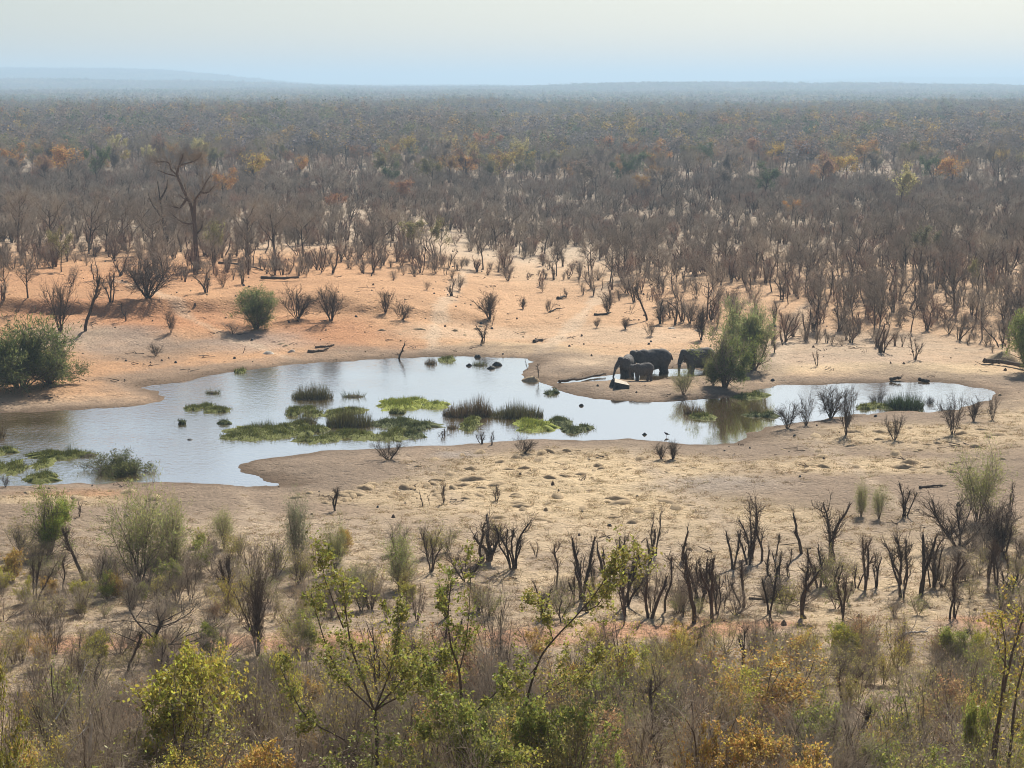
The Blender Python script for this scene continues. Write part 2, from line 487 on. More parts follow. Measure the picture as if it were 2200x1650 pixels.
def water_material():
    m, nt, out = new_mat('murky pond water')
    geo = N(nt, 'ShaderNodeNewGeometry')
    P = geo.outputs['Position']
    mp = N(nt, 'ShaderNodeMapping'); mp.inputs['Scale'].default_value = (1.0, 0.8, 1.0)
    nt.links.new(P, mp.inputs['Vector'])
    n1 = noise(nt, 2.2, 4, 0.6, mp.outputs[0]); n2 = noise(nt, 0.16, 3, 0.5, P)
    # the wind ruffles the open water; the cove under the shore trees lies sheltered
    vd = N(nt, 'ShaderNodeVectorMath', operation='DISTANCE'); nt.links.new(P, vd.inputs[0])
    vd.inputs[1].default_value = (*flat(1540, 900), 0)
    shel = ramp(nt, math_n(nt, 'DIVIDE', vd.outputs['Value'], 30.0), [(0.25, (0.10, 0.10, 0.10)), (0.75, (1, 1, 1))])
    sx = N(nt, 'ShaderNodeSeparateXYZ'); nt.links.new(P, sx.inputs[0])
    west = ramp(nt, math_n(nt, 'DIVIDE', sx.outputs[0], -40.0), [(0.35, (0.75, 0.75, 0.75)), (0.75, (1.9, 1.9, 1.9))])
    shel = math_n(nt, 'MULTIPLY', shel, west)
    calm = math_n(nt, 'MULTIPLY', shel, ramp(nt, n2, [(0.36, (0.6, 0.6, 0.6)), (0.62, (1, 1, 1))]))
    bp = N(nt, 'ShaderNodeBump'); bp.inputs['Distance'].default_value = 0.07
    nt.links.new(math_n(nt, 'MULTIPLY', calm, 0.50), bp.inputs['Strength'])
    nt.links.new(n1, bp.inputs['Height'])
    d = N(nt, 'ShaderNodeBsdfDiffuse')
    nt.links.new(mix(nt, noise(nt, 0.12, 3, 0.6, P), (0.34, 0.22, 0.09), (0.44, 0.31, 0.14)), d.inputs[0])
    g = N(nt, 'ShaderNodeBsdfGlossy'); g.inputs['Roughness'].default_value = 0.03
    g.inputs['Color'].default_value = (1.0, 0.985, 0.95, 1)
    nt.links.new(bp.outputs[0], g.inputs['Normal'])
    lw = N(nt, 'ShaderNodeLayerWeight'); lw.inputs['Blend'].default_value = 0.5
    nt.links.new(bp.outputs[0], lw.inputs['Normal'])
    fr = math_n(nt, 'MINIMUM', math_n(nt, 'POWER', lw.outputs['Facing'], 0.42), 0.98)
    ms = N(nt, 'ShaderNodeMixShader')
    nt.links.new(fr, ms.inputs[0]); nt.links.new(d.outputs[0], ms.inputs[1]); nt.links.new(g.outputs[0], ms.inputs[2])
    nt.links.new(ms.outputs[0], out.inputs[0])
    return m

# ------------------------------------------------------------------ the ground, one sheet to the horizon
SOIL = dict(red=(0.47, 0.225, 0.11), orange=(0.55, 0.305, 0.155), sand=(0.60, 0.41, 0.25), cream=(0.64, 0.49, 0.34), mud=(0.275, 0.205, 0.145),
            straw=(0.64, 0.485, 0.295), litter=(0.48, 0.37, 0.26), grey=(0.36, 0.30, 0.25), wet=(0.15, 0.10, 0.062), wood=(0.30, 0.235, 0.17),
            track=(0.56, 0.31, 0.185))
SOIL = {k: np.array(v) for k, v in SOIL.items()}

TRAILS = [([(1010, 560), (965, 640), (935, 700), (925, 762)], 'cream', 0.6), ([(1320, 600), (1240, 690), (1180, 740), (1150, 768)], 'cream', 0.6),
          ([(1720, 1240), (1520, 1100), (1400, 1010), (1340, 945)], 'litter', 0.7), ([(240, 600), (420, 690), (560, 745), (640, 780)], 'cream', 0.45),
          ([(2050, 1180), (1850, 1020), (1740, 950), (1690, 915)], 'litter', 0.7), ([(1750, 640), (1690, 730), (1670, 790), (1660, 826)], 'cream', 0.5),
          ([(1100, 1230), (1010, 1100), (900, 1010), (840, 965)], 'litter', 0.5), ([(620, 1230), (560, 1120), (520, 1060), (500, 1042)], 'litter', 0.6)]

def blend(c, name, w):
    return c * (1 - w[..., None]) + SOIL[name] * w[..., None]

def soil_colour(x, y, z):
    px, py = to_px(x, np.maximum(y, 25), z)
    n1 = fbm(x / 5.0, y / 5.0, 41, 4); n2 = fbm(x / 1.2, y / 1.7, 43, 3); n3 = fbm(x / 16.0, y / 16.0, 47, 3)
    d = shore(x, y)
    c = np.broadcast_to(SOIL['sand'], x.shape + (3,)).copy()
    def spot(cx, cy, rx, ry, name, amt=1.0, edge=0.6):
        nonlocal c
        gx, gy, _ = ground_at(cx, cy)
        wx = rx * gy / F; g1 = ground_at(cx, cy + ry)[1]; wy = max(gy - g1, 0.5)
        q = np.sqrt(((x - gx) / wx) ** 2 + ((y - gy) / wy) ** 2) + (n1 - 0.5) * 0.9 + (n2 - 0.5) * 0.35
        c = blend(c, name, amt * (1 - sstep(1 - edge, 1 + edge, q)))
    # far side of the water
    c = blend(c, 'cream', sstep(232, 275, y + (n3 - 0.5) * 30))
    c = blend(c, 'orange', (1 - sstep(-25, 10, x)) * sstep(140, 150, y) * (1 - sstep(225, 265, y)) * 0.9)
    c = blend(c, 'orange', sstep(165, 180, y) * (1 - sstep(215, 240, y)) * (1 - sstep(20, 60, x)) * 0.45)
    c = blend(c, 'wood', 0.45 * sstep(245, 300, y + (n1 - 0.5) * 40) + 0.45 * sstep(300, 400, y))
    for a in [(320, 690, 260, 32, 'red', 0.85), (120, 650, 160, 25, 'red', 0.5), (700, 715, 150, 28, 'red', 0.75), (900, 750, 170, 16, 'red', 0.4),
              (300, 745, 150, 28, 'mud', 0.75), (240, 730, 120, 28, 'grey', 0.35), (130, 720, 90, 30, 'litter', 0.6), (560, 735, 110, 22, 'grey', 0.6),
              (700, 750, 80, 14, 'mud', 0.35), (250, 600, 300, 30, 'red', 0.35),
              (1100, 750, 160, 22, 'straw', 0.6), (1250, 780, 90, 20, 'cream', 0.6), (1350, 720, 200, 20, 'cream', 0.5), (1000, 715, 140, 16, 'cream', 0.45),
              (1150, 790, 120, 16, 'mud', 0.55), (1230, 835, 120, 14, 'mud', 0.8), (1380, 840, 160, 18, 'mud', 0.75), (1560, 835, 90, 16, 'mud', 0.9),
              (1480, 815, 110, 9, 'mud', 0.5), (1800, 770, 260, 18, 'grey', 0.45), (1800, 790, 240, 16, 'straw', 0.6), (1850, 740, 250, 25, 'litter', 0.8),
              (2080, 800, 130, 16, 'straw', 0.7), (1760, 815, 190, 7, 'mud', 0.6), (2180, 815, 60, 18, 'mud', 0.7)]:
        spot(*a)
    # near side of the water
    near = (1 - sstep(120, 140, y)) * 1.0
    near = np.where((y < 140) & (d > 0) & (py > 880), 1.0, 0.0)
    c = blend(c, 'mud', near * 0.92)
    st = sstep(0.50, 0.62, n1 * 0.62 + n2 * 0.38)
    for a in [(1250, 1010, 330, 48, 'straw', 0.95), (930, 1040, 150, 22, 'straw', 0.85), (1180, 1080, 340, 50, 'straw', 0.85), (1450, 1080, 260, 70, 'straw', 0.7),
              (1850, 1000, 260, 22, 'straw', 0.8), (1980, 930, 230, 35, 'straw', 0.75), (1780, 930, 150, 25, 'straw', 0.6), (2150, 880, 90, 45, 'straw', 0.75),
              (1600, 1110, 180, 40, 'straw', 0.7), (200, 1062, 160, 14, 'orange', 0.85), (200, 1075, 240, 12, 'straw', 0.8), (720, 1065, 120, 14, 'straw', 0.7),
              (1300, 1150, 300, 40, 'straw', 0.6), (700, 1200, 200, 60, 'litter', 0.8), (2080, 1230, 200, 60, 'straw', 0.7),
              (1350, 1340, 260, 60, 'straw', 0.5), (1800, 1290, 260, 50, 'straw', 0.6), (1650, 1230, 300, 50, 'litter', 0.7)]:
        spot(*a)
    for a in [(1560, 1040, 160, 20, 'grey', 0.85), (1750, 1060, 260, 30, 'mud', 0.75), (980, 975, 60, 9, 'grey', 0.9), (2130, 1000, 120, 26, 'mud', 0.7),
              (1650, 965, 200, 14, 'mud', 0.6), (760, 1010, 210, 34, 'mud', 0.95), (450, 1075, 200, 26, 'mud', 0.9), (600, 1130, 300, 30, 'litter', 0.6)]:
        spot(*a)
    c = blend(c, 'litter', (1 - sstep(96, 108, y + (n3 - 0.5) * 14)) * 0.55)
    c = blend(c, 'straw', (1 - sstep(90, 106, y)) * sstep(0.48, 0.66, n2) * 0.55)
    # the red track that crosses the foreground
    ty = 77.5 + 2.0 * np.sin(x / 13.0) + x * 0.02
    c = blend(c, 'track', (1 - sstep(0.8, 2.4, np.abs(y - ty) + (n2 - 0.5) * 2.6)) * sstep(0.38, 0.56, fbm(x / 7.0, y / 7.0, 53, 3)) * 0.95)
    # damp rim of the pond, and its bed
    for path, nm, amt in TRAILS:
        wp = np.array([ground_at(*q)[:2] for q in path]); dd = np.full(x.shape, 1e9)
        for (ax, ay), (bx, by) in zip(wp[:-1], wp[1:]):
            ex, ey = bx - ax, by - ay
            t = np.clip(((x - ax) * ex + (y - ay) * ey) / (ex * ex + ey * ey), 0, 1)
            dd = np.minimum(dd, np.hypot(x - ax - t * ex, y - ay - t * ey))
        c = blend(c, nm, (1 - sstep(0.25, 1.1, dd + (n1 - 0.5) * 1.6 + (n2 - 0.5) * 0.5)) * amt)
    c = blend(c, 'mud', (1 - sstep(1.5, 8.0, d + (n2 - 0.5) * 3.0 + (n1 - 0.5) * 6)) * 0.80)
    c = blend(c, 'wet', (1 - sstep(0.1, 2.2, d + (n2 - 0.5) * 1.8 + (n1 - 0.5) * 1.5)) * 0.80)
    c = c * (0.82 + 0.36 * n1)[..., None]
    return c

ys = np.concatenate([np.arange(-50, 58, 3.0), np.arange(58, 130, 0.36), np.arange(130, 240, 0.5), np.geomspace(240, 15500, 260)])
us = np.concatenate([np.linspace(-0.85, -0.30, 22)[:-1], np.linspace(-0.30, 0.30, 440), np.linspace(0.30, 0.85, 22)[1:]])
GY, GU = np.meshgrid(ys, us, indexing='ij')
GX = GU * (GY + 60)
GZ = height(GX, GY)
nr, ncl = GX.shape
gi = np.arange(nr - 1)[:, None] * ncl; gj = np.arange(ncl - 1)[None, :]
GQ = np.stack([gi + gj, gi + gj + 1, gi + ncl + gj + 1, gi + ncl + gj], -1).reshape(-1, 4)
gme = mesh_from('ground', np.stack([GX, GY, GZ], -1), GQ, None, [ground_material()], smooth=True)
ca = gme.attributes.new('soil', 'FLOAT_COLOR', 'POINT')
sc4 = np.ones((nr * ncl, 4), np.float32)
sc4[:, :3] = soil_colour(GX, GY, GZ).reshape(-1, 3)
ca.data.foreach_set('color', sc4.ravel())
obj('ground', gme, kind='structure', label='dry sandy ground with straw, mud and red soil')

wme = mesh_from('water', [(-75, 96, 0), (75, 96, 0), (75, 200, 0), (-75, 200, 0)], [[0, 1, 2, 3]], None, [water_material()])
obj('water', wme, kind='structure', label='pale still water of the waterhole')
# ------------------------------------------------------------------ plant builders (each returns meshes; copies share them)
UP = np.array([0.0, 0.0, 1.0])

def nrm(v):
    return v / (np.linalg.norm(v) + 1e-9)

def limb(B, g, p, d, L, r, n=5, wig=0.15, lift=0.0, taper=0.35, k=4, m=0, cap=False):
    P = [np.array(p, float)]; d = nrm(np.array(d, float)); Ds = []
    for i in range(n):
        d = nrm(d + g.normal(0, wig, 3) + UP * lift)
        P.append(P[-1] + d * (L / n)); Ds.append(d)
    R = np.linspace(r, r * taper, n + 1)
    B.tube(P, R, k, cap, m)
    return np.array(P), np.array(Ds), R

def off_dir(g, d, ang):
    a = nrm(np.cross(d, g.normal(0, 1, 3)))
    return nrm(d * math.cos(ang) + a * math.sin(ang))

def fine_twigs(B, g, P, Ds, n, L, r, spread=0.7, lift=0.35, m=0, sub=2, t0=0.25):
    """n two-piece twigs with sub side twigs along a limb; returns sample points with directions"""
    ends = []; dirs = []
    tt = g.uniform(t0, 1.0, n) * (len(P) - 1)
    i = np.minimum(tt.astype(int), len(P) - 2); f = (tt - i)[:, None]
    S = P[i] * (1 - f) + P[i + 1] * f
    D = Ds[i] + g.normal(0, spread, (n, 3)) + UP * lift
    D /= np.linalg.norm(D, axis=1)[:, None]
    LL = L * g.uniform(0.5, 1.2, n)[:, None]
    Mid = S + D * LL * 0.5
    D2 = D + g.normal(0, 0.3, (n, 3)) + UP * lift * 0.4; D2 /= np.linalg.norm(D2, axis=1)[:, None]
    E = Mid + D2 * LL * 0.5
    B.segs(S, Mid, r, r * 0.75, m); B.segs(Mid, E, r * 0.75, r * 0.35, m)
    pts = [S * 0.4 + Mid * 0.6, Mid, (Mid + E) / 2, E]; drs = [D, D2, D2, D2]
    for s_ in range(sub):
        q = g.uniform(0.15, 0.9, n)[:, None]
        s0 = np.where(q < 0.5, S + (Mid - S) * q * 2, Mid + (E - Mid) * (q - 0.5) * 2)
        d3 = D2 + g.normal(0, 0.75, (n, 3)); d3 /= np.linalg.norm(d3, axis=1)[:, None]
        e3 = s0 + d3 * LL * g.uniform(0.25, 0.55, n)[:, None]
        B.segs(s0, e3, r * 0.6, r * 0.25, m)
        pts += [(s0 + e3) / 2, e3]; drs += [d3, d3]
    return np.concatenate(pts), np.concatenate(drs)

def make_coppice(seed, h=3.0, ns=3, twig=10, tl=0.8, thick=0.07, spread=0.25, blunt=True, k=5, rt=0.011):
    """mopane browsed back by elephants: a few stout crooked stems with broken tops and short sprays of twigs"""
    g = np.random.default_rng(seed); S = MB(); T = MB()
    for i in range(ns):
        a = g.uniform(0, 6.28); b = np.array([math.cos(a), math.sin(a), 0]) * g.uniform(0, 0.22) * (ns > 1)
        d = UP + np.array([math.cos(a), math.sin(a), 0]) * g.uniform(0.02, spread)
        hh = h * g.uniform(0.45, 0.92) if i else h * 0.85
        P, D, R = limb(S, g, b - UP * 0.1, d, hh, thick * g.uniform(0.7, 1.2), 8, 0.15, 0.10, 0.6, k, 0, blunt)
        for j in range(g.integers(2, 4)):      # splintered top
            limb(S, g, P[-1], off_dir(g, D[-1], g.uniform(0.1, 0.7)), h * g.uniform(0.04, 0.12), R[-1] * 0.7, 3, 0.2, 0.1, 0.12, 4)
        for j in range(g.integers(2, 6)):
            q = g.integers(3, 9)
            P2, D2, R2 = limb(S, g, P[q], off_dir(g, D[min(q, 7)], g.uniform(0.4, 1.1)), hh * g.uniform(0.10, 0.32), R[q] * 0.6, 5, 0.24, 0.25, 0.35, 4, 0, blunt)
            fine_twigs(T, g, P2, D2, max(3, twig // 2), tl * 0.7, rt * 0.95, 0.7, 0.35, 0, 2)
        fine_twigs(T, g, P, D, twig, tl, rt, 0.75, 0.35, 0, 2, 0.3)
    return S, T

def make_shrub(seed, h=2.6, ns=7, nb=4, twig=14, tl=0.9, spread=0.6, r=0.028, rt=0.006, sub=2, lift=0.08):
    """many thin stems from the ground with a haze of fine bare twigs"""
    g = np.random.default_rng(seed); S = MB(); T = MB(); pts = []; drs = []
    for i in range(ns):
        a = i * 2.4 + g.uniform(-0.5, 0.5); o = np.array([math.cos(a), math.sin(a), 0])
        d = UP + o * g.uniform(0.15, 1.0) * spread
        L = h * g.uniform(0.6, 0.95)
        P, D, R = limb(S, g, o * g.uniform(0, 0.12) - UP * 0.08, d, L, r * g.uniform(0.7, 1.3), 6, 0.13, lift, 0.35, 4)
        p, q = fine_twigs(T, g, P, D, twig, tl, rt, 0.7, 0.3, 0, sub); pts.append(p); drs.append(q)
        for j in range(nb):
            q_ = g.integers(1, 6)
            P2, D2, R2 = limb(S, g, P[q_], off_dir(g, D[min(q_, 5)], g.uniform(0.4, 1.0)), L * g.uniform(0.25, 0.5), R[q_] * 0.6, 4, 0.18, 0.06, 0.4, 3)
            p, q = fine_twigs(T, g, P2, D2, twig // 2, tl * 0.75, rt * 0.9, 0.75, 0.25, 0, sub); pts.append(p); drs.append(q)
    return S, T, np.concatenate(pts), np.concatenate(drs)

def make_tree(seed, h=8.0, trunk=0.35, r=0.13, nb=6, nb2=4, twig=12, tl=1.3, spread=0.9, rt=0.012, sub=2, crown_w=0.5, k=6, ns=1):
    """trunk, rising limbs, second limbs, twigs"""
    g = np.random.default_rng(seed); S = MB(); T = MB(); pts = []; drs = []
    for s_ in range(ns):
        a0 = g.uniform(0, 6.28)
        lean = np.array([math.cos(a0), math.sin(a0), 0]) * (0.06 if ns == 1 else 0.35)
        Pt, Dt, Rt = limb(S, g, lean * 0.3 - UP * 0.15, UP + lean, h * 0.62, r, 7, 0.07, 0.08, 0.45, k)
        for i in range(nb):
            q = int(np.clip(round(len(Dt) * (trunk / 0.62 + (1 - trunk / 0.62) * i / max(nb - 1, 1))), 1, len(Dt)))
            a = i * 2.4 + g.uniform(-0.6, 0.6)
            d = np.array([math.cos(a), math.sin(a), g.uniform(0.35, 1.0)]) * np.array([spread, spread, 1])
            L = h * crown_w * g.uniform(0.6, 1.05)
            P, D, R = limb(S, g, Pt[q], d, L, Rt[q] * 0.62, 6, 0.15, 0.08, 0.3, 4)
            for j in range(nb2):
                q2 = g.integers(1, 6)
                P2, D2, R2 = limb(S, g, P[q2], off_dir(g, D[min(q2, 5)], g.uniform(0.4, 1.0)), L * g.uniform(0.3, 0.6), R[q2] * 0.6, 4, 0.2, 0.1, 0.35, 3)
                p, q_ = fine_twigs(T, g, P2, D2, twig, tl, rt, 0.75, 0.2, 0, sub); pts.append(p); drs.append(q_)
            p, q_ = fine_twigs(T, g, P, D, twig, tl, rt, 0.7, 0.25, 0, sub, 0.45); pts.append(p); drs.append(q_)
    return S, T, np.concatenate(pts), np.concatenate(drs)

def leaf_cloud(pts, drs, g, n, size, aspect=0.55, jitter=0.08, follow=False, clump=None):
    Lf = MB()
    i = g.integers(0, len(pts), n)
    if clump:
        w = fbm(pts[:, 0] * clump + pts[:, 2] * 0.7 * clump, pts[:, 1] * clump - pts[:, 2] * clump, int(g.integers(0, 99)), 2)
        w = np.clip((w - 0.40) * 4, 0.04, 1); w /= w.sum()
        i = g.choice(len(pts), n, p=w)
    P = pts[i] + g.normal(0, jitter, (n, 3))
    Lf.leaves(P, size, g, 0, aspect, drs[i] if follow else None)
    return Lf

def join(*parts):
    """several builders into one mesh, one material slot each"""
    B = MB()
    for k, b in enumerate(parts):
        for V, R in zip(b.V, b.R): pass
        base = B.n
        V = np.concatenate(b.V); R = np.concatenate(b.R)
        Q = np.concatenate(b.Q) if b.Q else None; T = np.concatenate(b.T) if b.T else None
        B.add(V, Q, T, R, k)
    return B

def plant(name, parts, loc, h=1.0, rz=None, label=None, cat='shrub', group=None, w=1.0, color=None, tilt=0.0):
    """a plant as a thing: an empty at its foot and one child for each (part name, mesh)"""
    rz = rng.uniform(0, 6.28) if rz is None else rz
    r = obj(name, None, None, loc, rz, (h * w, h * w, h), label, cat, group)
    if tilt:
        r.rotation_euler = (tilt, 0, rz)
    for pn, me in parts:
        obj(pn, me, r, color=color, kind='stuff' if pn in ('twigs', 'foliage') else None)
    return r

def hpx(x, y, px):
    return px * math.hypot(y, CAMZ) / F

# ------------------------------------------------------------------ libraries of shared meshes
COPP = []
for i in range(12):
    S, T = make_coppice(100 + i, 3.0, [1, 2, 3, 1, 3, 4, 2, 5, 1, 4, 3, 6][i], [30, 22, 18, 46, 16, 14, 34, 14, 16, 18, 26, 12][i], 0.75, [0.11, 0.10, 0.08, 0.09, 0.09, 0.08, 0.09, 0.065, 0.15, 0.07, 0.065, 0.06][i], 0.3)
    COPP.append([('stem', S.mesh('stem', [M_BARK])), ('twigs', T.mesh('twigs', [M_STEM if i % 3 == 0 else M_DTWIG]))])
SHRUB = []
for i in range(8):
    S, T, p, d = make_shrub(200 + i, 2.6, [7, 9, 6, 11, 8, 5, 10, 7][i], 4, [14, 12, 18, 10, 16, 20, 12, 15][i], 0.9, [0.6, 0.45, 0.8, 0.35, 0.7, 1.0, 0.5, 0.9][i], 0.026, 0.0055)
    tm = [M_TWIG, M_RED, M_TWIG2, M_RED, M_TWIG, M_TWIG2, M_TWIG, M_TWIG][i]
    SHRUB.append([('stem', S.mesh('stem', [M_STEM])), ('twigs', T.mesh('twigs', [tm]))])
SHRUBD = []   # darker, denser ones that stand alone on the banks
for i in range(8):
    S, T, p, d = make_shrub(250 + i, 2.6, [9, 11, 8, 12, 10, 7, 11, 8][i], 5, [16, 14, 20, 12, 18, 20, 14, 16][i], 0.75, [0.6, 0.45, 0.8, 0.4, 0.7, 1.0, 0.5, 0.8][i], 0.036, 0.0095)
    SHRUBD.append([('stem', S.mesh('stem', [M_BARK])), ('twigs', T.mesh('twigs', [M_DTWIG]))])
# the same habit, coarser, as one mesh for plants beyond the water
MIDC = []
for i in range(9):
    S, T = make_coppice(300 + i, 3.0, [3, 4, 5, 2, 6, 3, 4, 1, 5][i], [16, 16, 14, 22, 12, 26, 22, 30, 20][i], [0.6, 0.9, 0.5, 0.8, 0.6, 1.0, 0.8, 0.7, 1.1][i], 0.075, [0.15, 0.2, 0.1, 0.2, 0.12, 0.25, 0.2, 0.05, 0.3][i], False, 4)
    MIDC.append(join(S, T).mesh('coppiced_shrub', [M_BARK if i % 2 else M_STEM, [M_TWIG, M_RED, M_TWIG][i % 3]]))
MIDS = []
for i in range(8):
    S, T, p, d = make_shrub(400 + i, 2.6, [8, 6, 10, 7, 9, 6, 8, 5][i], 3, [14, 18, 12, 14, 12, 18, 14, 20][i], 0.95, [0.45, 0.6, 0.35, 0.7, 0.5, 0.9, 0.4, 0.3][i], 0.030, 0.0075, 2)
    parts = [S, T]
    mats = [M_STEM, [M_TWIG, M_RED, M_TWIG, M_TWIG2][i % 4]]
    if i in (5,):
        parts.append(leaf_cloud(p, d, np.random.default_rng(i), 500, 0.09)); mats.append(M_DRYLEAF)
    MIDS.append(join(*parts).mesh('bare_shrub', mats))
TREEB = []     # bare trees with a rounded haze of twigs
for i in range(6):
    S, T, p, d = make_tree(500 + i, 7.0, 0.25, 0.13, 7, 4, 13, 1.2, [1.0, 0.8, 1.2, 0.9, 1.1, 0.7][i], 0.011, 2, [0.5, 0.45, 0.55, 0.5, 0.5, 0.42][i])
    TREEB.append([('trunk', S.mesh('trunk', [M_BARK if i % 2 else M_STEM])), ('crown', T.mesh('crown', [[M_TWIG, M_TWIG, M_TWIG2][i % 3]]))])
TREEL = []     # trees that still carry leaves
for i in range(6):
    S, T, p, d = make_tree(600 + i, 8.5, 0.32, 0.15, 7, 4, 8, 1.1, [1.0, 0.85, 1.2, 0.9, 1.1, 0.8][i], 0.012, 1, [0.48, 0.42, 0.52, 0.45, 0.5, 0.42][i])
    Lf = leaf_cloud(p, d, np.random.default_rng(i), 3400, 0.21, 0.6, 0.22, False, 0.5)
    TREEL.append([('trunk', join(S, T).mesh('trunk', [M_BARK, M_STEM])), ('crown', Lf.mesh('crown', [M_LEAF]))])

# ------------------------------------------------------------------ labels for look-alikes: said by the landmark they stand nearest to
LATER = []
def later(o, px, py, desc):
    LATER.append((o, float(px), float(py), desc))
MARKS_FAR = [(425, 500, 'the bare forked giant'), (545, 370, 'the yellow crowned tree'), (208, 360, 'the dark green left tree'), (550, 670, 'the feathery bank bush'),
             (60, 780, 'the big shore bush'), (676, 650, 'the two spreading shrubs'), (1400, 780, 'the elephants'), (1590, 720, 'the green shore tree'),
             (1976, 530, 'the round grey green tree'), (1362, 360, 'the green umbrella tree'), (1338, 545, 'the fan shaped tree'), (2046, 375, 'the orange flat topped tree'),
             (1818, 365, 'the broad golden tree'), (1110, 340, 'the pale crowned tree'), (995, 365, 'the round orange tree'), (865, 660, 'the dark dense little shrub'),
             (1052, 655, 'the twiggy topped shrub'), (2200, 740, 'the right edge green tree'), (1965, 745, 'the twin stemmed shrub'), (1755, 770, 'the small straw stump'),
             (880, 500, 'the grey round tree'), (1670, 510, 'the dark leafless tree'), (40, 470, 'the left edge grey tree'), (592, 490, 'the second hazy tree'),
             (132, 540, 'the olive left tree'), (1742, 335, 'the wide brown tree'), (645, 362, 'the small orange tree')]
MARKS_NEAR = [(105, 1120, 'the bright green round bush'), (300, 1130, 'the tall feathery shrub'), (640, 1130, 'the slim feathery shrub'), (340, 1340, 'the dark spreading tree'),
              (385, 1520, 'the big yellow green shrub'), (775, 1450, 'the spreading sapling'), (990, 1450, 'the straight dark sapling'), (1250, 1220, 'the double stump'),
              (1045, 1150, 'the wide armed dead tree'), (1616, 1130, 'the tall black fork'), (1665, 1470, 'the orange yellow shrub'), (1941, 1210, 'the candelabra stump'),
              (2100, 1040, 'the pale right feathery shrub'), (2150, 1450, 'the right edge sapling'), (1490, 1600, 'the small orange shrub'), (1850, 1580, 'the wide grey twig mass'),
              (190, 1600, 'the bleached dead tree'), (1200, 1570, 'the bottom centre green shrub'), (1358, 1400, 'the black stub'), (720, 1070, 'the bushy mud stump'),
              (952, 1060, 'the two posts'), (1127, 955, 'the dark round shore shrub'), (1430, 965, 'the dark stubby pair'), (1405, 1140, 'the three pronged stump'),
              (1945, 1075, 'the cup shaped stump'), (835, 970, 'the spiky dead bush'), (2046, 890, 'the dense right shore shrub'), (1690, 890, 'the vase shaped shore shrub'),
              (245, 1010, 'the dark water edge bush'), (1066, 1060, 'the small three pronged stump')]
ORD = ['', 'second ', 'third ', 'fourth ', 'fifth ', 'sixth ', 'seventh ', 'eighth ', 'ninth ', 'tenth ', 'eleventh ', 'twelfth '] + [w + ' ' for w in 'thirteenth fourteenth fifteenth sixteenth seventeenth eighteenth nineteenth twentieth'.split()]
def label_all():
    D = {}
    for o, px, py, desc in LATER:
        marks = MARKS_NEAR if py > 850 else MARKS_FAR
        L = min(marks, key=lambda m: (m[0] - px) ** 2 + ((m[1] - py) * 1.5) ** 2)
        dx, dy = px - L[0], py - L[1]
        w = ('right of' if dx > 0 else 'left of') if abs(dx) > abs(dy) * 1.2 else ('below' if dy > 0 else 'above')
        D.setdefault((desc, w, L[2]), []).append((dx * dx + dy * dy, o))
    for (desc, w, L), lst in D.items():
        lst.sort(key=lambda t: t[0])
        for i, (_, o) in enumerate(lst):
            if len(lst) == 1:
                o['label'] = '%s, %s %s' % (desc, w, L)
            else:
                o['label'] = '%s, %s%s %s' % (desc, ORD[i] + 'nearest ' if i < len(ORD) else 'farther ', w, L)
# ------------------------------------------------------------------ woodland beyond the water
def gn_scatter(name, P, rot, scl, var, meshes, label, colors=None):
    """one object that repeats a few plant meshes over many points (uncountable woodland)"""
    col = bpy.data.collections.new(name + '_kinds')
    for i, me in enumerate(meshes):
        o = bpy.data.objects.new('%s_kind_%02d' % (name, i), me); col.objects.link(o)
        if colors: o.color = (*colors[i], 1)
    pm = bpy.data.meshes.new(name)
    pm.vertices.add(len(P)); pm.vertices.foreach_set('co', np.asarray(P, np.float32).ravel())
    for nm, ty, arr, key in (('rotz', 'FLOAT', rot, 'value'), ('scl', 'FLOAT_VECTOR', scl, 'vector'), ('var', 'INT', var, 'value')):
        a = pm.attributes.new(nm, ty, 'POINT'); a.data.foreach_set(key, np.asarray(arr, np.int32 if ty == 'INT' else np.float32).ravel())
    o = obj(name, pm, kind='stuff', label=label)
    ng = bpy.data.node_groups.new(name, 'GeometryNodeTree')
    ng.interface.new_socket('Geometry', in_out='INPUT', socket_type='NodeSocketGeometry')
    ng.interface.new_socket('Geometry', in_out='OUTPUT', socket_type='NodeSocketGeometry')
    gi = ng.nodes.new('NodeGroupInput'); go = ng.nodes.new('NodeGroupOutput')
    ci = ng.nodes.new('GeometryNodeCollectionInfo'); ci.inputs['Collection'].default_value = col
    ci.inputs['Separate Children'].default_value = True; ci.inputs['Reset Children'].default_value = True
    ip = ng.nodes.new('GeometryNodeInstanceOnPoints'); ip.inputs['Pick Instance'].default_value = True
    def na(nm, ty):
        n = ng.nodes.new('GeometryNodeInputNamedAttribute'); n.data_type = ty; n.inputs['Name'].default_value = nm
        return n.outputs['Attribute']
    cx = ng.nodes.new('ShaderNodeCombineXYZ')
    L = ng.links.new
    L(na('rotz', 'FLOAT'), cx.inputs[2]); L(cx.outputs[0], ip.inputs['Rotation'])
    L(na('scl', 'FLOAT_VECTOR'), ip.inputs['Scale']); L(na('var', 'INT'), ip.inputs['Instance Index'])
    L(gi.outputs[0], ip.inputs['Points']); L(ci.outputs[0], ip.inputs['Instance']); L(ip.outputs[0], go.inputs[0])
    mod = o.modifiers.new('scatter', 'NODES'); mod.node_group = ng
    return o

def jitter_grid(y0, y1, step, g, half=0.30, xoff=8.0):
    """jittered points over the wedge of land the lookout faces, with a margin on each side"""
    yy = np.arange(y0, y1, step)
    out = []
    for y in yy:
        w = y * half + xoff
        x = np.arange(-w, w, step)
        out.append(np.stack([x + g.uniform(-0.5, 0.5, len(x)) * step, y + g.uniform(-0.5, 0.5, len(x)) * step], 1))
    return np.concatenate(out)

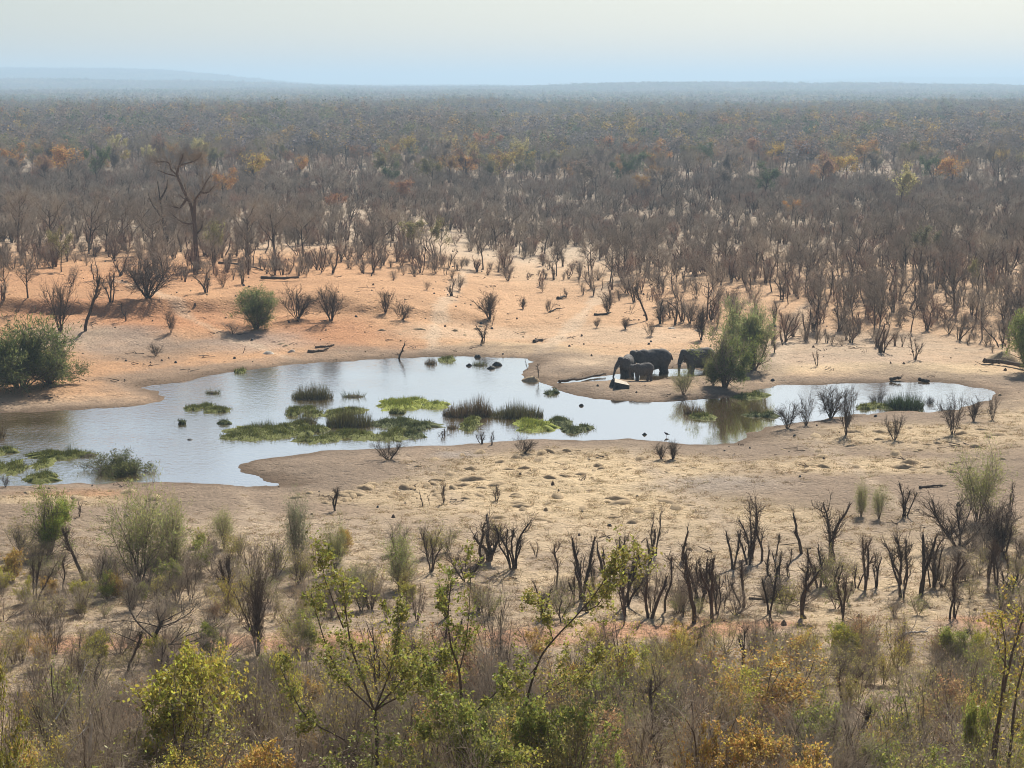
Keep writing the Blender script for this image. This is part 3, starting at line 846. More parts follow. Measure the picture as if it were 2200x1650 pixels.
EDGE = np.array([(-300, 655), (0, 650), (200, 655), (300, 645), (430, 650), (600, 640), (700, 625), (780, 610), (900, 628), (1000, 640), (1130, 620),
                 (1300, 660), (1420, 698), (1500, 728), (1560, 745), (1700, 766), (1900, 774), (2060, 778), (2500, 778)], float)
g4 = np.random.default_rng(44)
P = jitter_grid(170, 450, 2.0, g4)
Z = height(P[:, 0], P[:, 1])
px, py = to_px(P[:, 0], P[:, 1], Z)
depth = np.interp(px, EDGE[:, 0], EDGE[:, 1]) - py            # pixels above the thicket's lower edge
dens = 0.13 + 0.30 * sstep(5, 55, depth) + 0.37 * sstep(60, 170, depth)
dens = dens + 0.16 * (1 - sstep(600, 800, px)) * sstep(0, 30, depth) + 0.34 * sstep(1350, 1600, px) * sstep(0, 12, depth) + 0.12 * (1 - sstep(250, 600, px)) * sstep(60, 120, depth)
clump = fbm(P[:, 0] / 9, P[:, 1] / 12, 77, 3)
dens = dens * (0.25 + 1.5 * sstep(0.36, 0.62, clump))
keep = (depth > 0) & (g4.uniform(0, 1, len(P)) < dens) & (shore(P[:, 0], P[:, 1]) > 3)
P = P[keep]; Z = Z[keep]; px = px[keep]; py = py[keep]; depth = depth[keep]
n = len(P)
u = g4.uniform(0, 1, n)
kind = np.where(u < 0.50, 0, np.where(u < 0.93, 1, 2))        # coppiced, bushy, small tree
kind[(kind == 2) & (depth < 40)] = 0
hgt = g4.uniform(0.32, 0.88, n) * (1.0 + 0.25 * sstep(20, 120, depth)) * (1 - 0.35 * (g4.uniform(0, 1, n) < 0.25))
order = np.argsort(P[:, 1])
cnt = [0, 0, 0]
rest = {0: [], 1: [], 2: []}
NAMES = ['coppiced_shrub', 'bare_shrub', 'bare_tree']
for i in order:
    k = int(kind[i]); s = hgt[i]
    if k == 2 and depth[i] > 40 and cnt[2] < 120 and abs(px[i] - 1100) < 1130:
        cnt[2] += 1
        side = 'left' if px[i] < 760 else ('middle' if px[i] < 1450 else 'right')
        t = TREEB[int(g4.integers(0, 6))]
        o = plant('bare_tree', t, (P[i, 0], P[i, 1], Z[i]), 0.55 + 0.3 * g4.uniform(), None,
              'slender leafless tree rising from the %s of the thicket beyond the water' % side, 'tree', 'leafless trees in the %s of the far thicket' % side, 0.9)
        later(o, px[i], py[i], 'slender leafless tree in the thicket')
    elif k < 2 and cnt[k] < 290 and abs(px[i] - 1100) < 1130:
        cnt[k] += 1
        side = 'left' if px[i] < 760 else ('middle' if px[i] < 1450 else 'right')
        me = (MIDC, MIDS)[k]
        wv = g4.uniform(1.0, 1.55)
        lab = ('upright brown coppiced shrub with stout stems, %s of the thicket beyond the water' if k == 0 else
               'low bushy grey leafless shrub, %s of the thicket beyond the water') % side
        o = obj(NAMES[k], me[int(g4.integers(0, len(me)))], None, (P[i, 0], P[i, 1], Z[i]), g4.uniform(0, 6.28), (s * wv, s * wv, s * 1.12),
            lab, 'shrub', '%s in the %s thicket' % (('coppiced shrubs', 'bushy shrubs')[k], side))
        size = 'tall' if s > 0.80 else ('short' if s < 0.55 else '')
        later(o, px[i], py[i], ' '.join((size + (' upright brown coppiced shrub' if k == 0 else ' bushy grey leafless shrub')).split()))
    else:
        rest[k].append(i)
far_thicket = np.array(rest[0] + rest[1] + rest[2])
kk = kind[far_thicket]
treeb_joined = []
for i in range(3):
    S, T, p, d = make_tree(700 + i, 4.6, 0.25, 0.09, 6, 3, 12, 0.9, 0.9, 0.010, 2, 0.48, 4)
    treeb_joined.append(join(S, T).mesh('small_tree', [M_BARK, M_TWIG]))
lib = MIDC + MIDS + treeb_joined
var = np.where(kk == 0, g4.integers(0, len(MIDC), len(kk)), np.where(kk == 1, len(MIDC) + g4.integers(0, len(MIDS), len(kk)), len(MIDC) + len(MIDS) + g4.integers(0, 3, len(kk))))
wv_ = g4.uniform(1.0, 1.5, len(far_thicket)); sc_ = np.stack([hgt[far_thicket] * wv_, hgt[far_thicket] * wv_, hgt[far_thicket]], 1)
gn_scatter('thicket', np.stack([P[far_thicket, 0], P[far_thicket, 1], Z[far_thicket]], 1), g4.uniform(0, 6.28, len(kk)), sc_, var, lib,
           'dense grey brown thicket of leafless shrubs on pale sand')

# mid-distance woodland: individual trees first, the rest as one mass
FARLIB = []
for i in range(10):
    bare = i < 5
    S, T, p, d = make_tree(800 + i, 8.0, 0.28, 0.16, 6, 3, 7 if bare else 3, 1.5, [1.0, 0.8, 1.2][i % 3], 0.022, 1, [0.5, 0.45, 0.55][i % 3], 4)
    if bare:
        gl_ = np.random.default_rng(i); Lf = leaf_cloud(p, d, gl_, 160, 0.35, 0.5, 0.3)
    else:
        gl_ = np.random.default_rng(i); Lf = leaf_cloud(p, d, gl_, 620, 0.42, 0.7, 0.35, False, 0.45)
    FARLIB.append(join(S, T, Lf).mesh('woodland_tree', [M_BARK, M_TWIG, M_WOODLEAF]))
FARSH = []
for i in range(4):
    S, T, p, d = make_shrub(900 + i, 3.0, 6, 2, 8, 1.1, 0.5, 0.035, 0.014, 1)
    FARSH.append(join(S, T).mesh('woodland_shrub', [M_STEM, [M_TWIG, M_RED][i % 2]]))
P = jitter_grid(380, 1500, 5.2, g4, 0.30, 20)
dd = 0.30 * sstep(400, 520, P[:, 1]) + 0.62
cl = fbm(P[:, 0] / 40, P[:, 1] / 55, 91, 3)
keep = g4.uniform(0, 1, len(P)) < dd * (0.45 + 0.75 * sstep(0.35, 0.6, cl))
P = P[keep]; Z = height(P[:, 0], P[:, 1]); n = len(P)
px, py = to_px(P[:, 0], P[:, 1], Z)
tree = g4.uniform(0, 1, n) < (0.18 + 0.5 * sstep(430, 640, P[:, 1]))
nearer = np.argsort(P[:, 1])
TINT = [('grey brown', (0.21, 0.17, 0.135), 26), ('olive', (0.20, 0.18, 0.085), 20), ('orange', (0.33, 0.20, 0.075), 14), ('rust brown', (0.28, 0.165, 0.10), 14),
        ('yellow', (0.38, 0.29, 0.09), 9), ('dark green', (0.10, 0.13, 0.065), 9)]
pool = [t for t in TINT for _ in range(t[2])]
single = np.zeros(n, bool); ct = 0
for i in nearer:
    if not tree[i] or ct >= 170 or abs(px[i] - 1100) > 1120:
        continue
    single[i] = True; ct += 1
    loc = (P[i, 0], P[i, 1], Z[i]); side = 'left' if px[i] < 740 else ('central' if px[i] < 1460 else 'right')
    if g4.uniform() < 0.5:
        o = plant('bare_tree', TREEB[int(g4.integers(0, 6))], loc, g4.uniform(0.8, 1.25), None, 'tall leafless grey tree in the %s woodland behind the thicket' % side,
              'tree', 'leafless trees in the %s woodland' % side)
        later(o, px[i], py[i], 'tall leafless woodland tree')
    else:
        nm, c, _ = pool[int(g4.integers(0, len(pool)))]
        c = tuple(np.array(c) * g4.uniform(0.85, 1.15))
        o = plant('woodland_tree', TREEL[int(g4.integers(0, 6))], loc, g4.uniform(0.65, 1.05), None, 'tree with %s leaves in the %s woodland behind the thicket' % (nm, side),
              'tree', '%s trees in the %s woodland' % (nm, side), 1.0, c)
        later(o, px[i], py[i], 'woodland tree with %s leaves' % nm)
r_ = ~single
P2 = P[r_]; Z2 = Z[r_]; t2 = tree[r_]; m = len(P2)
var = np.where(t2, g4.integers(0, 10, m), 10 + g4.integers(0, 4, m))
s_ = np.where(t2, g4.uniform(0.65, 1.2, m) * (1 + 0.25 * sstep(550, 800, P2[:, 1])), g4.uniform(0.8, 1.5, m))
gn_scatter('woodland', np.stack([P2[:, 0], P2[:, 1], Z2], 1), g4.uniform(0, 6.28, m), np.stack([s_ * 1.25, s_ * 1.25, s_], 1), var, FARLIB + FARSH,
           'dry woodland stretching across the plain behind the thicket')

# far canopy: groves that cover the plain and the ridges
GROVE = []
for i in range(5):
    g = np.random.default_rng(950 + i); B = MB(); Tk = MB()
    for t in range(34):
        c = g.uniform(-26, 26, 2); h = g.uniform(4.5, 10); w = g.uniform(2.0, 4.0)
        Tk.segs([[c[0], c[1], -2]], [[c[0], c[1], h * 0.75]], 0.2, 0.1)
        q = g.normal(0, 1, (26, 3)); q /= np.linalg.norm(q, axis=1)[:, None]; q *= g.uniform(0.3, 1, 26)[:, None] ** 0.5
        pts = np.array([c[0], c[1], h * 0.68]) + q * np.array([w, w, h * 0.33])
        b0 = B.n
        B.leaves(pts, 1.5, g, 0, 0.8)
        B.R[-1] = np.clip(B.R[-1] * 0.5 + g.uniform(0, 0.6), 0, 1)
    GROVE.append(join(Tk, B).mesh('grove', [M_BARK, M_FARLEAF]))
P = np.concatenate([jitter_grid(1480, 3000, 34, g4, 0.30, 60), jitter_grid(3000, 9000, 48, g4, 0.30, 60), jitter_grid(11000, 12700, 60, g4, 0.30, 60)])
Z = height(P[:, 0], P[:, 1]); m = len(P)
s_ = g4.uniform(0.85, 1.2, m) * (1 + 0.2 * sstep(2500, 6000, P[:, 1]))
gn_scatter('far_woodland', np.stack([P[:, 0], P[:, 1], Z], 1), g4.uniform(0, 6.28, m), np.stack([s_, s_, s_ * g4.uniform(0.8, 1.1, m)], 1), g4.integers(0, 5, m), GROVE,
           'hazy canopy of far woodland covering the plain and ridges')
print('thicket singles', cnt, 'stuff', len(far_thicket), 'woodland', len(P2), 'groves', m)
# ------------------------------------------------------------------ green bushes
def make_feather(seed, h, ns, spread, nleaf, size, nb=4, aspect=0.16, r=0.04, lift=0.1, droop=0.0, twig=12, tl=0.9, rt=0.006, clump=None):
    S, T, p, d = make_shrub(seed, h, ns, nb, twig, tl, spread, r, rt, 2, lift)
    g = np.random.default_rng(seed + 5)
    d = d + UP * droop
    Lf = leaf_cloud(p, d, g, nleaf, size, aspect, 0.10, True, clump)
    return [('stem', join(S, T).mesh('stem', [M_STEM, M_TWIG])), ('foliage', Lf.mesh('foliage', [M_FEATHER]))]

FE_DENSE = [make_feather(1000 + i, 2.4, 18, 1.5, 20000, 0.15, 5, 0.2, 0.03, 0.02, 0, 14, 0.8, 0.006, 0.8) for i in range(2)]
FE_VASE = [make_feather(1010 + i, 2.8, 11, 0.75, 18000, 0.15, 6, 0.17, 0.045, 0.04, 0, 14, 0.8, 0.006, 0.7) for i in range(3)]
FE_AIRY = [make_feather(1020 + i, 2.9, 14, 0.42, 7500, 0.11, 5, 0.16, 0.022, 0.08, 0.2, 12, 0.8, 0.005) for i in range(3)]

def top_h(px, py, pytop, loc):
    """metres from the ground at loc up to the pixel row pytop"""
    d = ray(px, pytop); t = loc[1] / d[1]
    return max(CAMZ + d[2] * t - loc[2], 0.2)

def nat(parts):
    """natural height and half width of a library plant"""
    z = 0; w = 0
    for _, me in parts:
        co = np.empty(len(me.vertices) * 3, np.float32); me.vertices.foreach_get('co', co); co = co.reshape(-1, 3)
        z = max(z, np.percentile(co[:, 2], 99.3)); w = max(w, np.percentile(np.hypot(co[:, 0], co[:, 1]), 96))
    return float(z), float(w)

def put(name, parts, px, py, pytop, label, cat='shrub', color=None, wpx=None, rz=None, group=None, tilt=0.0):
    """a plant whose foot is seen at (px, py), whose top reaches row pytop and which is wpx wide"""
    loc = ground_at(px, py)
    H = top_h(px, py, pytop, loc); z, w = nat(parts)
    s = H / z
    k = 1.0 if wpx is None else (wpx * loc[1] / F) / (2 * w * s)
    if 'stump' in name or name == 'dead_tree': k = min(max(k, 0.8), 1.7)
    return plant(name, parts, loc, s, rz, label, cat, group, k, color, tilt)

GR = (0.16, 0.18, 0.065); GR2 = (0.13, 0.155, 0.055); GB = (0.25, 0.29, 0.06); GP = (0.33, 0.34, 0.12); GG = (0.25, 0.26, 0.14)
put('green_bush', FE_DENSE[0], 45, 832, 690, 'large dense dark green bush on the left shore', 'bush', GR, 260)
put('green_bush', FE_DENSE[1], 105, 826, 745, 'lower green lobe of bush at the foot of the big left shore bush', 'bush', GR2, 130)
put('green_bush', FE_VASE[0], 550, 706, 620, 'single feathery green bush on the red left bank', 'bush', (0.20, 0.235, 0.085), 105)
put('dry_bush', SHRUB[5], 500, 718, 688, 'low dry grey scrub spreading left of the green bank bush', 'bush', None, 110)
put('green_tree', FE_VASE[1], 1558, 832, 706, 'dark green feathery tree beside the elephants, on the shore', 'tree', (0.17, 0.20, 0.06), 118)
put('green_tree', FE_VASE[2], 1618, 794, 650, 'taller paler green tree just behind the dark shore tree', 'tree', (0.29, 0.31, 0.13), 130)
put('green_bush', FE_AIRY[0], 1468, 848, 790, 'airy yellow green bush in front of the right hand elephant', 'bush', (0.30, 0.31, 0.11), 62)
put('green_bush', FE_AIRY[2], 1532, 828, 760, 'leaning pale green spray between elephant and shore tree', 'bush', (0.27, 0.28, 0.10), 50, None, None, 0.1)
put('green_tree', FE_VASE[0], 2205, 800, 668, 'green tree cut by the right edge, above the fallen log', 'tree', (0.21, 0.25, 0.07), 90)
put('green_bush', FE_DENSE[0], 245, 1037, 976, 'dark green bush at the near edge of the water, left', 'bush', (0.13, 0.14, 0.05), 170)
put('green_bush', FE_VASE[1], 107, 1188, 1052, 'bright green round bush on two stems, left foreground', 'bush', GB, 112)
put('feathery_shrub', FE_AIRY[1], 300, 1250, 1015, 'tall pale green feathery shrub, left foreground below the water', 'shrub', GP, 190)
put('feathery_shrub', FE_AIRY[0], 375, 1240, 1060, 'thinner pale feathery shrub at the right of the tall one', 'shrub', GP, 110)
put('feathery_shrub', FE_AIRY[2], 640, 1213, 1052, 'slim grey green feathery shrub left of centre', 'shrub', GG, 75)
put('feathery_shrub', FE_AIRY[0], 482, 1178, 1090, 'stubby stump topped with pale green sprays', 'shrub', GP, 75)
put('feathery_shrub', FE_AIRY[1], 720, 1225, 1105, 'wispy yellow green shrub in front of the muddy spit', 'shrub', GP, 60)
put('feathery_shrub', FE_AIRY[2], 860, 1265, 1140, 'wispy lime green shrub left of the wide armed dead tree', 'shrub', (0.33, 0.36, 0.11), 90)
put('feathery_shrub', FE_AIRY[1], 2100, 1120, 945, 'tall pale green feathery shrub with dark stem near right edge', 'shrub', GP, 130)
put('feathery_shrub', FE_AIRY[0], 1888, 1115, 1040, 'small pale green spray behind the dead tree with bent branch', 'shrub', GP, 45)
put('feathery_shrub', FE_AIRY[2], 1850, 1110, 1030, 'thin pale spray left of the cup shaped stump', 'shrub', GP, 40)

# ------------------------------------------------------------------ hand-placed bare shrubs, stumps and trees
C, Sh = COPP, SHRUBD
for nm, lib, px, py, tp, w, lab in [
    # on the far banks
    ('bare_shrub', Sh[1], 130, 712, 600, 80, 'tall grey leafless shrub on the bank above the big green bush'),
    ('coppiced_stump', C[3], 183, 712, 585, 45, 'leafy topped dark stem standing right of the tall grey bank shrub'),
    ('coppiced_stump', C[0], 270, 690, 648, 30, 'small crooked leaning stump on the eroded red bank'),
    ('bare_shrub', Sh[2], 368, 714, 665, 40, 'small bare shrub alone on the red bank slope'),
    ('bare_shrub', Sh[5], 335, 764, 738, 40, 'tiny dead shrub low on the grey bank'),
    ('coppiced_stump', C[8], 523, 758, 742, 12, 'short dark stump below the single feathery bush'),
    ('coppiced_stump', C[2], 238, 650, 570, 50, 'clump of straight brown stems at the top of the red bank'),
    ('bare_shrub', Sh[4], 318, 640, 555, 130, 'wide round grey shrub on the crest of the red bank'),
    ('bare_shrub', Sh[0], 640, 684, 610, 85, 'left of two spreading dark shrubs right of the feathery bush'),
    ('bare_shrub', Sh[2], 712, 688, 612, 95, 'right of two spreading dark shrubs right of the feathery bush'),
    ('bare_shrub', Sh[1], 828, 672, 622, 42, 'upright bare shrub on the sand, left of the dark leafy one'),
    ('bare_shrub', Sh[0], 865, 688, 640, 48, 'dark dense little shrub alone on the orange sand'),
    ('coppiced_stump', C[8], 857, 772, 728, 40, 'dark forked stump standing at the far edge of the water'),
    ('coppiced_stump', C[5], 1038, 738, 690, 34, 'black stubby shrub on the sand above the pool centre'),
    ('bare_shrub', Sh[3], 1052, 685, 625, 60, 'bare shrub with twiggy top above the black stubby one'),
    ('coppiced_stump', C[3], 1057, 700, 676, 12, 'tiny stump at the foot of the twiggy topped shrub'),
    ('bare_shrub', Sh[6], 1124, 664, 636, 26, 'small twiggy shrub left of the sand clearing'),
    ('bare_shrub', Sh[7], 1178, 672, 640, 26, 'small thin shrub beside a fallen branch on the sand'),
    ('bare_shrub', Sh[1], 1305, 674, 628, 38, 'bare fan shaped shrub in the sand clearing above the elephants'),
    ('bare_shrub', Sh[2], 1282, 704, 682, 26, 'low spidery shrub, leftmost of three above the elephants'),
    ('bare_shrub', Sh[4], 1343, 707, 682, 28, 'low spidery shrub, middle one of three above the elephants'),
    ('bare_shrub', Sh[7], 1398, 722, 688, 34, 'low spidery shrub with dark base, rightmost of three above the elephants'),
    ('coppiced_stump', C[3], 1390, 688, 608, 45, 'tall bushy stem above the big elephant'),
    ('coppiced_stump', C[9], 1452, 698, 632, 30, 'dark narrow shrub left of the pale green tree'),
    ('bare_shrub', Sh[3], 1507, 730, 655, 40, 'grey shrub touching the left side of the pale green tree'),
    ('coppiced_stump', C[8], 1133, 794, 770, 12, 'small stump standing in the water beside the spit'),
    ('coppiced_stump', C[0], 1156, 812, 778, 16, 'dark broken stump at the tip of the spit'),
    ('coppiced_stump', C[1], 1755, 786, 752, 14, 'small stump on the straw right of the shore tree'),
    ('coppiced_stump', C[2], 1965, 772, 715, 36, 'twin stemmed dark shrub above the far right arm of water'),
    # along the near shore, right
    ('bare_shrub', Sh[2], 1692, 921, 862, 72, 'vase shaped bare shrub on the near shore, leftmost of the shrub row'),
    ('bare_shrub', Sh[7], 1732, 914, 842, 50, 'thin bare shrub second from the left in the near shore row'),
    ('bare_shrub', Sh[4], 1785, 899, 828, 72, 'dark bare shrub standing in the shallows of the right arm'),
    ('bare_shrub', Sh[1], 1818, 934, 826, 50, 'tallest bare shrub of the near shore row'),
    ('bare_shrub', Sh[0], 1888, 884, 832, 48, 'bare shrub just left of the dark green reed mound'),
    ('bare_shrub', Sh[5], 1922, 945, 890, 50, 'sparse three stemmed shrub below the reed mound'),
    ('bare_shrub', Sh[3], 1998, 884, 850, 28, 'tiny bare shrub right of the reed mound'),
    ('bare_shrub', Sh[2], 2046, 934, 845, 70, 'dense dark shrub at the end of the right arm of water'),
    ('bare_shrub', Sh[6], 2092, 905, 850, 44, 'bare shrub at the far right tip of the water'),
    ('bare_shrub', Sh[7], 2132, 902, 848, 34, 'rightmost bare shrub past the tip of the water'),
    ('bare_shrub', Sh[6], 1420, 986, 948, 38, 'left half of a dark stubby pair below the pool'),
    ('bare_shrub', Sh[3], 1446, 986, 944, 34, 'right half of a dark stubby pair below the pool'),
    ('bare_shrub', Sh[0], 1127, 974, 934, 55, 'dark round shrub on the near shore, centre'),
    ('bare_shrub', Sh[5], 835, 988, 944, 80, 'low spiky dead bush on the muddy spit'),
    ('coppiced_stump', C[5], 953, 957, 918, 44, 'squat stump with arms at the edge of the near shore'),
    ('coppiced_stump', C[7], 1035, 954, 926, 26, 'left of two stubby stumps at the near shore'),
    ('coppiced_stump', C[4], 1056, 955, 924, 24, 'right of two stubby stumps at the near shore'),
    ('bare_shrub', Sh[7], 12, 1046, 1018, 26, 'tiny bare shrub at the left edge of the near shore'),
    # the near flat
    ('coppiced_stump', C[6], 720, 1098, 1044, 42, 'bushy dark stump on the grey mud left of centre'),
    ('coppiced_stump', C[8], 908, 1088, 1050, 7, 'lone bare post, left one of two'),
    ('coppiced_stump', C[0], 922, 1086, 1060, 6, 'shorter leaning post beside the lone post'),
    ('coppiced_stump', C[10], 952, 1083, 1036, 36, 'dark bushy stump right of the two posts'),
    ('coppiced_stump', C[7], 1066, 1076, 1042, 26, 'small three pronged stump on straw, centre'),
    ('coppiced_stump', C[4], 170, 1110, 1074, 26, 'small dark fork right of the bright green round bush'),
    ('dead_tree', C[5], 1045, 1206, 1098, 125, 'dead tree with wide low arms, centre foreground'),
    ('dead_tree', C[11], 1100, 1222, 1112, 95, 'vase shaped dead tree just right of the wide armed one'),
    ('coppiced_stump', C[2], 925, 1228, 1130, 40, 'thin dark bundle of stems left of the wide armed dead tree'),
    ('coppiced_stump', C[9], 1152, 1196, 1160, 28, 'tiny forked sprig right of the vase shaped dead tree'),
    ('coppiced_stump', C[0], 1195, 1266, 1154, 26, 'single crooked stump with cupped top'),
    ('coppiced_stump', C[1], 1250, 1290, 1142, 62, 'double stump of two dark trunks with spiky tops'),
    ('coppiced_stump', C[8], 1306, 1283, 1150, 34, 'stump with a slanting arm right of the double stump'),
    ('coppiced_stump', C[3], 1340, 1302, 1196, 34, 'slim branching stump behind the sapling leaves'),
    ('coppiced_stump', C[4], 1405, 1194, 1086, 44, 'black three pronged stump alone on the straw'),
    ('coppiced_stump', C[0], 1429, 1316, 1180, 26, 'thin straight stump below the three pronged one'),
    ('coppiced_stump', C[3], 1490, 1338, 1166, 62, 'bushy topped stump, left one of a tall pair'),
    ('coppiced_stump', C[6], 1530, 1338, 1186, 52, 'bushy topped stump, right one of a tall pair'),
    ('coppiced_stump', C[3], 1597, 1305, 1190, 46, 'pale twiggy stump right of the tall pair'),
    ('dead_tree', C[9], 1616, 1200, 1058, 74, 'tall black dead tree with hand like fork'),
    ('coppiced_stump', C[0], 1636, 1206, 1076, 20, 'slim pole right against the tall black fork'),
    ('coppiced_stump', C[8], 1650, 1236, 1158, 18, 'short stake below the tall black fork, left of three'),
    ('coppiced_stump', C[1], 1670, 1233, 1180, 22, 'short stake below the tall black fork, middle of three'),
    ('coppiced_stump', C[0], 1692, 1238, 1172, 20, 'short stake below the tall black fork, right of three'),
    ('dead_tree', C[8], 1722, 1190, 1080, 46, 'leaning thick dead trunk with clawed top'),
    ('coppiced_stump', C[6], 1724, 1328, 1196, 80, 'bushy grey stump below the leaning trunk'),
    ('coppiced_stump', C[1], 1760, 1262, 1165, 28, 'thin pair of stakes right of the bushy grey stump'),
    ('dead_tree', C[5], 1785, 1206, 1054, 80, 'dead tree with broken branch bent over to the right'),
    ('coppiced_stump', C[0], 1810, 1240, 1212, 12, 'very small stub right of the pair of stakes'),
    ('coppiced_stump', C[6], 1858, 1268, 1150, 36, 'straight thick stump with twiggy crown'),
    ('coppiced_stump', C[2], 1880, 1262, 1176, 32, 'thin forked stump next to the straight thick one'),
    ('coppiced_stump', C[10], 1941, 1284, 1140, 62, 'stump with candelabra arms, right foreground'),
    ('coppiced_stump', C[1], 1978, 1278, 1135, 34, 'tall dark stump right of the candelabra one'),
    ('coppiced_stump', C[11], 2004, 1262, 1150, 64, 'many stemmed curved clump right of the tall dark stump'),
    ('coppiced_stump', C[0], 2041, 1330, 1214, 36, 'twisted crooked stump, right foreground'),
    ('coppiced_stump', C[2], 2162, 1310, 1208, 84, 'forked twiggy stump near the right edge'),
    ('coppiced_stump', C[7], 1945, 1110, 1034, 52, 'cup shaped stump of many prongs on the near flat'),
    ('coppiced_stump', C[6], 1812, 1342, 1230, 42, 'dark stump behind the orange bush'),
    ('coppiced_stump', C[4], 2170, 1100, 1030, 30, 'forked stump right of the pale feathery shrub'),
    ('coppiced_stump', C[3], 183, 1256, 1122, 40, 'slender reddish stem with twigs, left foreground'),
    ('coppiced_stump', C[0], 215, 1266, 1190, 22, 'short bare pole right of the slender reddish stem'),
    ('coppiced_stump', C[0], 135, 1272, 1188, 24, 'short bare pole left of the slender reddish stem'),
    ('coppiced_stump', C[10], 78, 1300, 1190, 80, 'dark clump of pronged stems at the left'),
    ('coppiced_stump', C[6], 492, 1296, 1188, 50, 'branching grey stem below the stubby green stump'),
    ('bare_shrub', Sh[3], 555, 1410, 1205, 75, 'tall purplish column of twigs left of centre'),
    ('coppiced_stump', C[8], 1358, 1440, 1362, 22, 'black broken stub standing on the red track'),
    ('tangled_shrub', Sh[5], 2060, 1172, 1060, 190, 'dark tangle of dead twigs under the pale feathery shrub'),
    ('tangled_shrub', Sh[4], 2150, 1185, 1075, 120, 'dark tangle of dead twigs at the right edge'),
    ('tangled_shrub', Sh[5], 1000, 1250, 1180, 110, 'grey brush heap below the wide armed dead tree'),
    ('tangled_shrub', Sh[4], 1660, 1290, 1240, 110, 'pale flattened brush between the stumps'),
]:
    put(nm, lib, px, py, tp, lab, 'tree' if 'tree' in nm else ('stump' if 'stump' in nm else 'shrub'), None, w)

# dark spreading bare tree in the left foreground
S, T, p, d = make_tree(1200, 4.2, 0.10, 0.12, 9, 5, 14, 0.8, 2.2, 0.006, 2, 0.7)
DARKT = [('trunk', S.mesh('trunk', [M_BARK])), ('crown', T.mesh('crown', [M_TWIG2]))]
put('bare_tree', DARKT, 340, 1420, 1262, 'dark spreading leafless tree with low limbs, left foreground', 'tree', None, 300)

# the tall bare tree that stands above the thicket on the left
def px_path(pts, y, g=None, jy=0.0):
    out = []
    for i, (a, b) in enumerate(pts):
        yy = y + (g.normal(0, jy) if g is not None else 0)
        r_ = ray(a, b); t = yy / r_[1]
        out.append([r_[0] * t, yy, CAMZ + r_[2] * t])
    return np.array(out)

def smooth_path(P, n):
    t = np.linspace(0, len(P) - 1, n); i = np.minimum(t.astype(int), len(P) - 2); f = (t - i)[:, None]
    a = P[np.maximum(i - 1, 0)]; b = P[i]; c = P[i + 1]; e = P[np.minimum(i + 2, len(P) - 1)]
    return 0.5 * (2 * b + (c - a) * f + (2 * a - 5 * b + 4 * c - e) * f ** 2 + (3 * b - a - 3 * c + e) * f ** 3)

def limbs_tree(name, base, limbs, r0, label, seed, twig=10, tl=1.6, rt=0.02, leaf=0, lsize=0.07, color=None, cat='tree', jy=0.6, tm=None, bm=None, leaft0=0.2, sub=2, k=6, lift=0.2):
    """a tree whose main limbs follow given paths: limbs = [(pixel path, radius at start, radius at end)]"""
    g = np.random.default_rng(seed); S = MB(); T = MB(); pts = []; drs = []
    O = np.array(base)
    ends = {}
    for (pp, ra, rb, tw) in limbs:
        P = px_path(pp, base[1], g, 0)
        n = max(6, len(P) * 4)
        dy = np.cumsum(g.normal(0, jy / n, n)) + g.normal(0, jy) * np.linspace(0, 1, n)
        P = smooth_path(P, n); P[:, 1] += dy
        key = tuple(pp[0])
        if key in ends: P[:, 1] += ends[key] - P[0, 1]
        ends[tuple(pp[-1])] = P[-1, 1]
        for a, (qx, qy) in enumerate(pp):
            ends.setdefault((qx, qy), P[int(a * (n - 1) / (len(pp) - 1)), 1])
        P = P - O
        S.tube(P, np.linspace(ra, rb, n), k)
        D = np.gradient(P, axis=0); D /= np.linalg.norm(D, axis=1)[:, None] + 1e-9
        if tw:
            L = np.linalg.norm(P[-1] - P[0])
            for j in range(max(2, tw // 4)):
                q = int(g.uniform(leaft0, 0.98) * (n - 1))
                P2, D2, R2 = limb(S, g, P[q], off_dir(g, D[q], g.uniform(0.4, 1.0)), L * g.uniform(0.10, 0.28), max(rb * 0.7, rt * 1.2), 5, 0.16, 0.1, 0.35, 3)
                a, b = fine_twigs(T, g, P2, D2, max(3, twig // 2), tl * 0.7, rt, 0.7, lift, 0, sub); pts.append(a); drs.append(b)
            a, b = fine_twigs(T, g, P, D, tw, tl, rt, 0.7, lift, 0, sub, leaft0); pts.append(a); drs.append(b)
    parts = [('trunk', S.mesh('trunk', [bm or M_BARK])), ('twigs' if leaf else 'crown', T.mesh('twigs', [tm or M_TWIG]))]
    if leaf:
        Lf = leaf_cloud(np.concatenate(pts), np.concatenate(drs), g, leaf, lsize, 0.6, 0.04)
        parts.append(('crown', Lf.mesh('crown', [M_LEAF])))
    return plant(name, parts, base, 1.0, 0.0, label, cat, None, 1.0, color)

b = ground_at(425, 578)
limbs_tree('bare_tree', b, [
    ([(425, 580), (420, 520), (418, 480), (410, 440), (402, 425), (386, 390), (380, 375)], 0.29, 0.14, 26),
    ([(380, 375), (385, 355), (390, 342), (393, 330)], 0.16, 0.04, 26),
    ([(380, 375), (368, 365), (362, 350), (345, 347), (335, 350)], 0.13, 0.04, 30),
    ([(385, 355), (405, 350), (420, 345), (432, 335)], 0.12, 0.04, 30),
    ([(418, 480), (419, 445), (422, 428), (434, 412), (446, 392), (458, 375)], 0.22, 0.04, 30),
    ([(434, 412), (450, 412), (466, 398)], 0.16, 0.04, 26),
    ([(402, 425), (388, 445), (375, 445), (360, 442)], 0.16, 0.04, 26),
    ([(418, 480), (395, 478), (375, 462)], 0.14, 0.04, 24),
    ([(420, 505), (432, 490), (436, 462)], 0.12, 0.05, 26)], 0.6,
    'tallest tree, a bare forked giant above the thicket on the left', 1300, 12, 2.1, 0.026, bm=M_STEM)
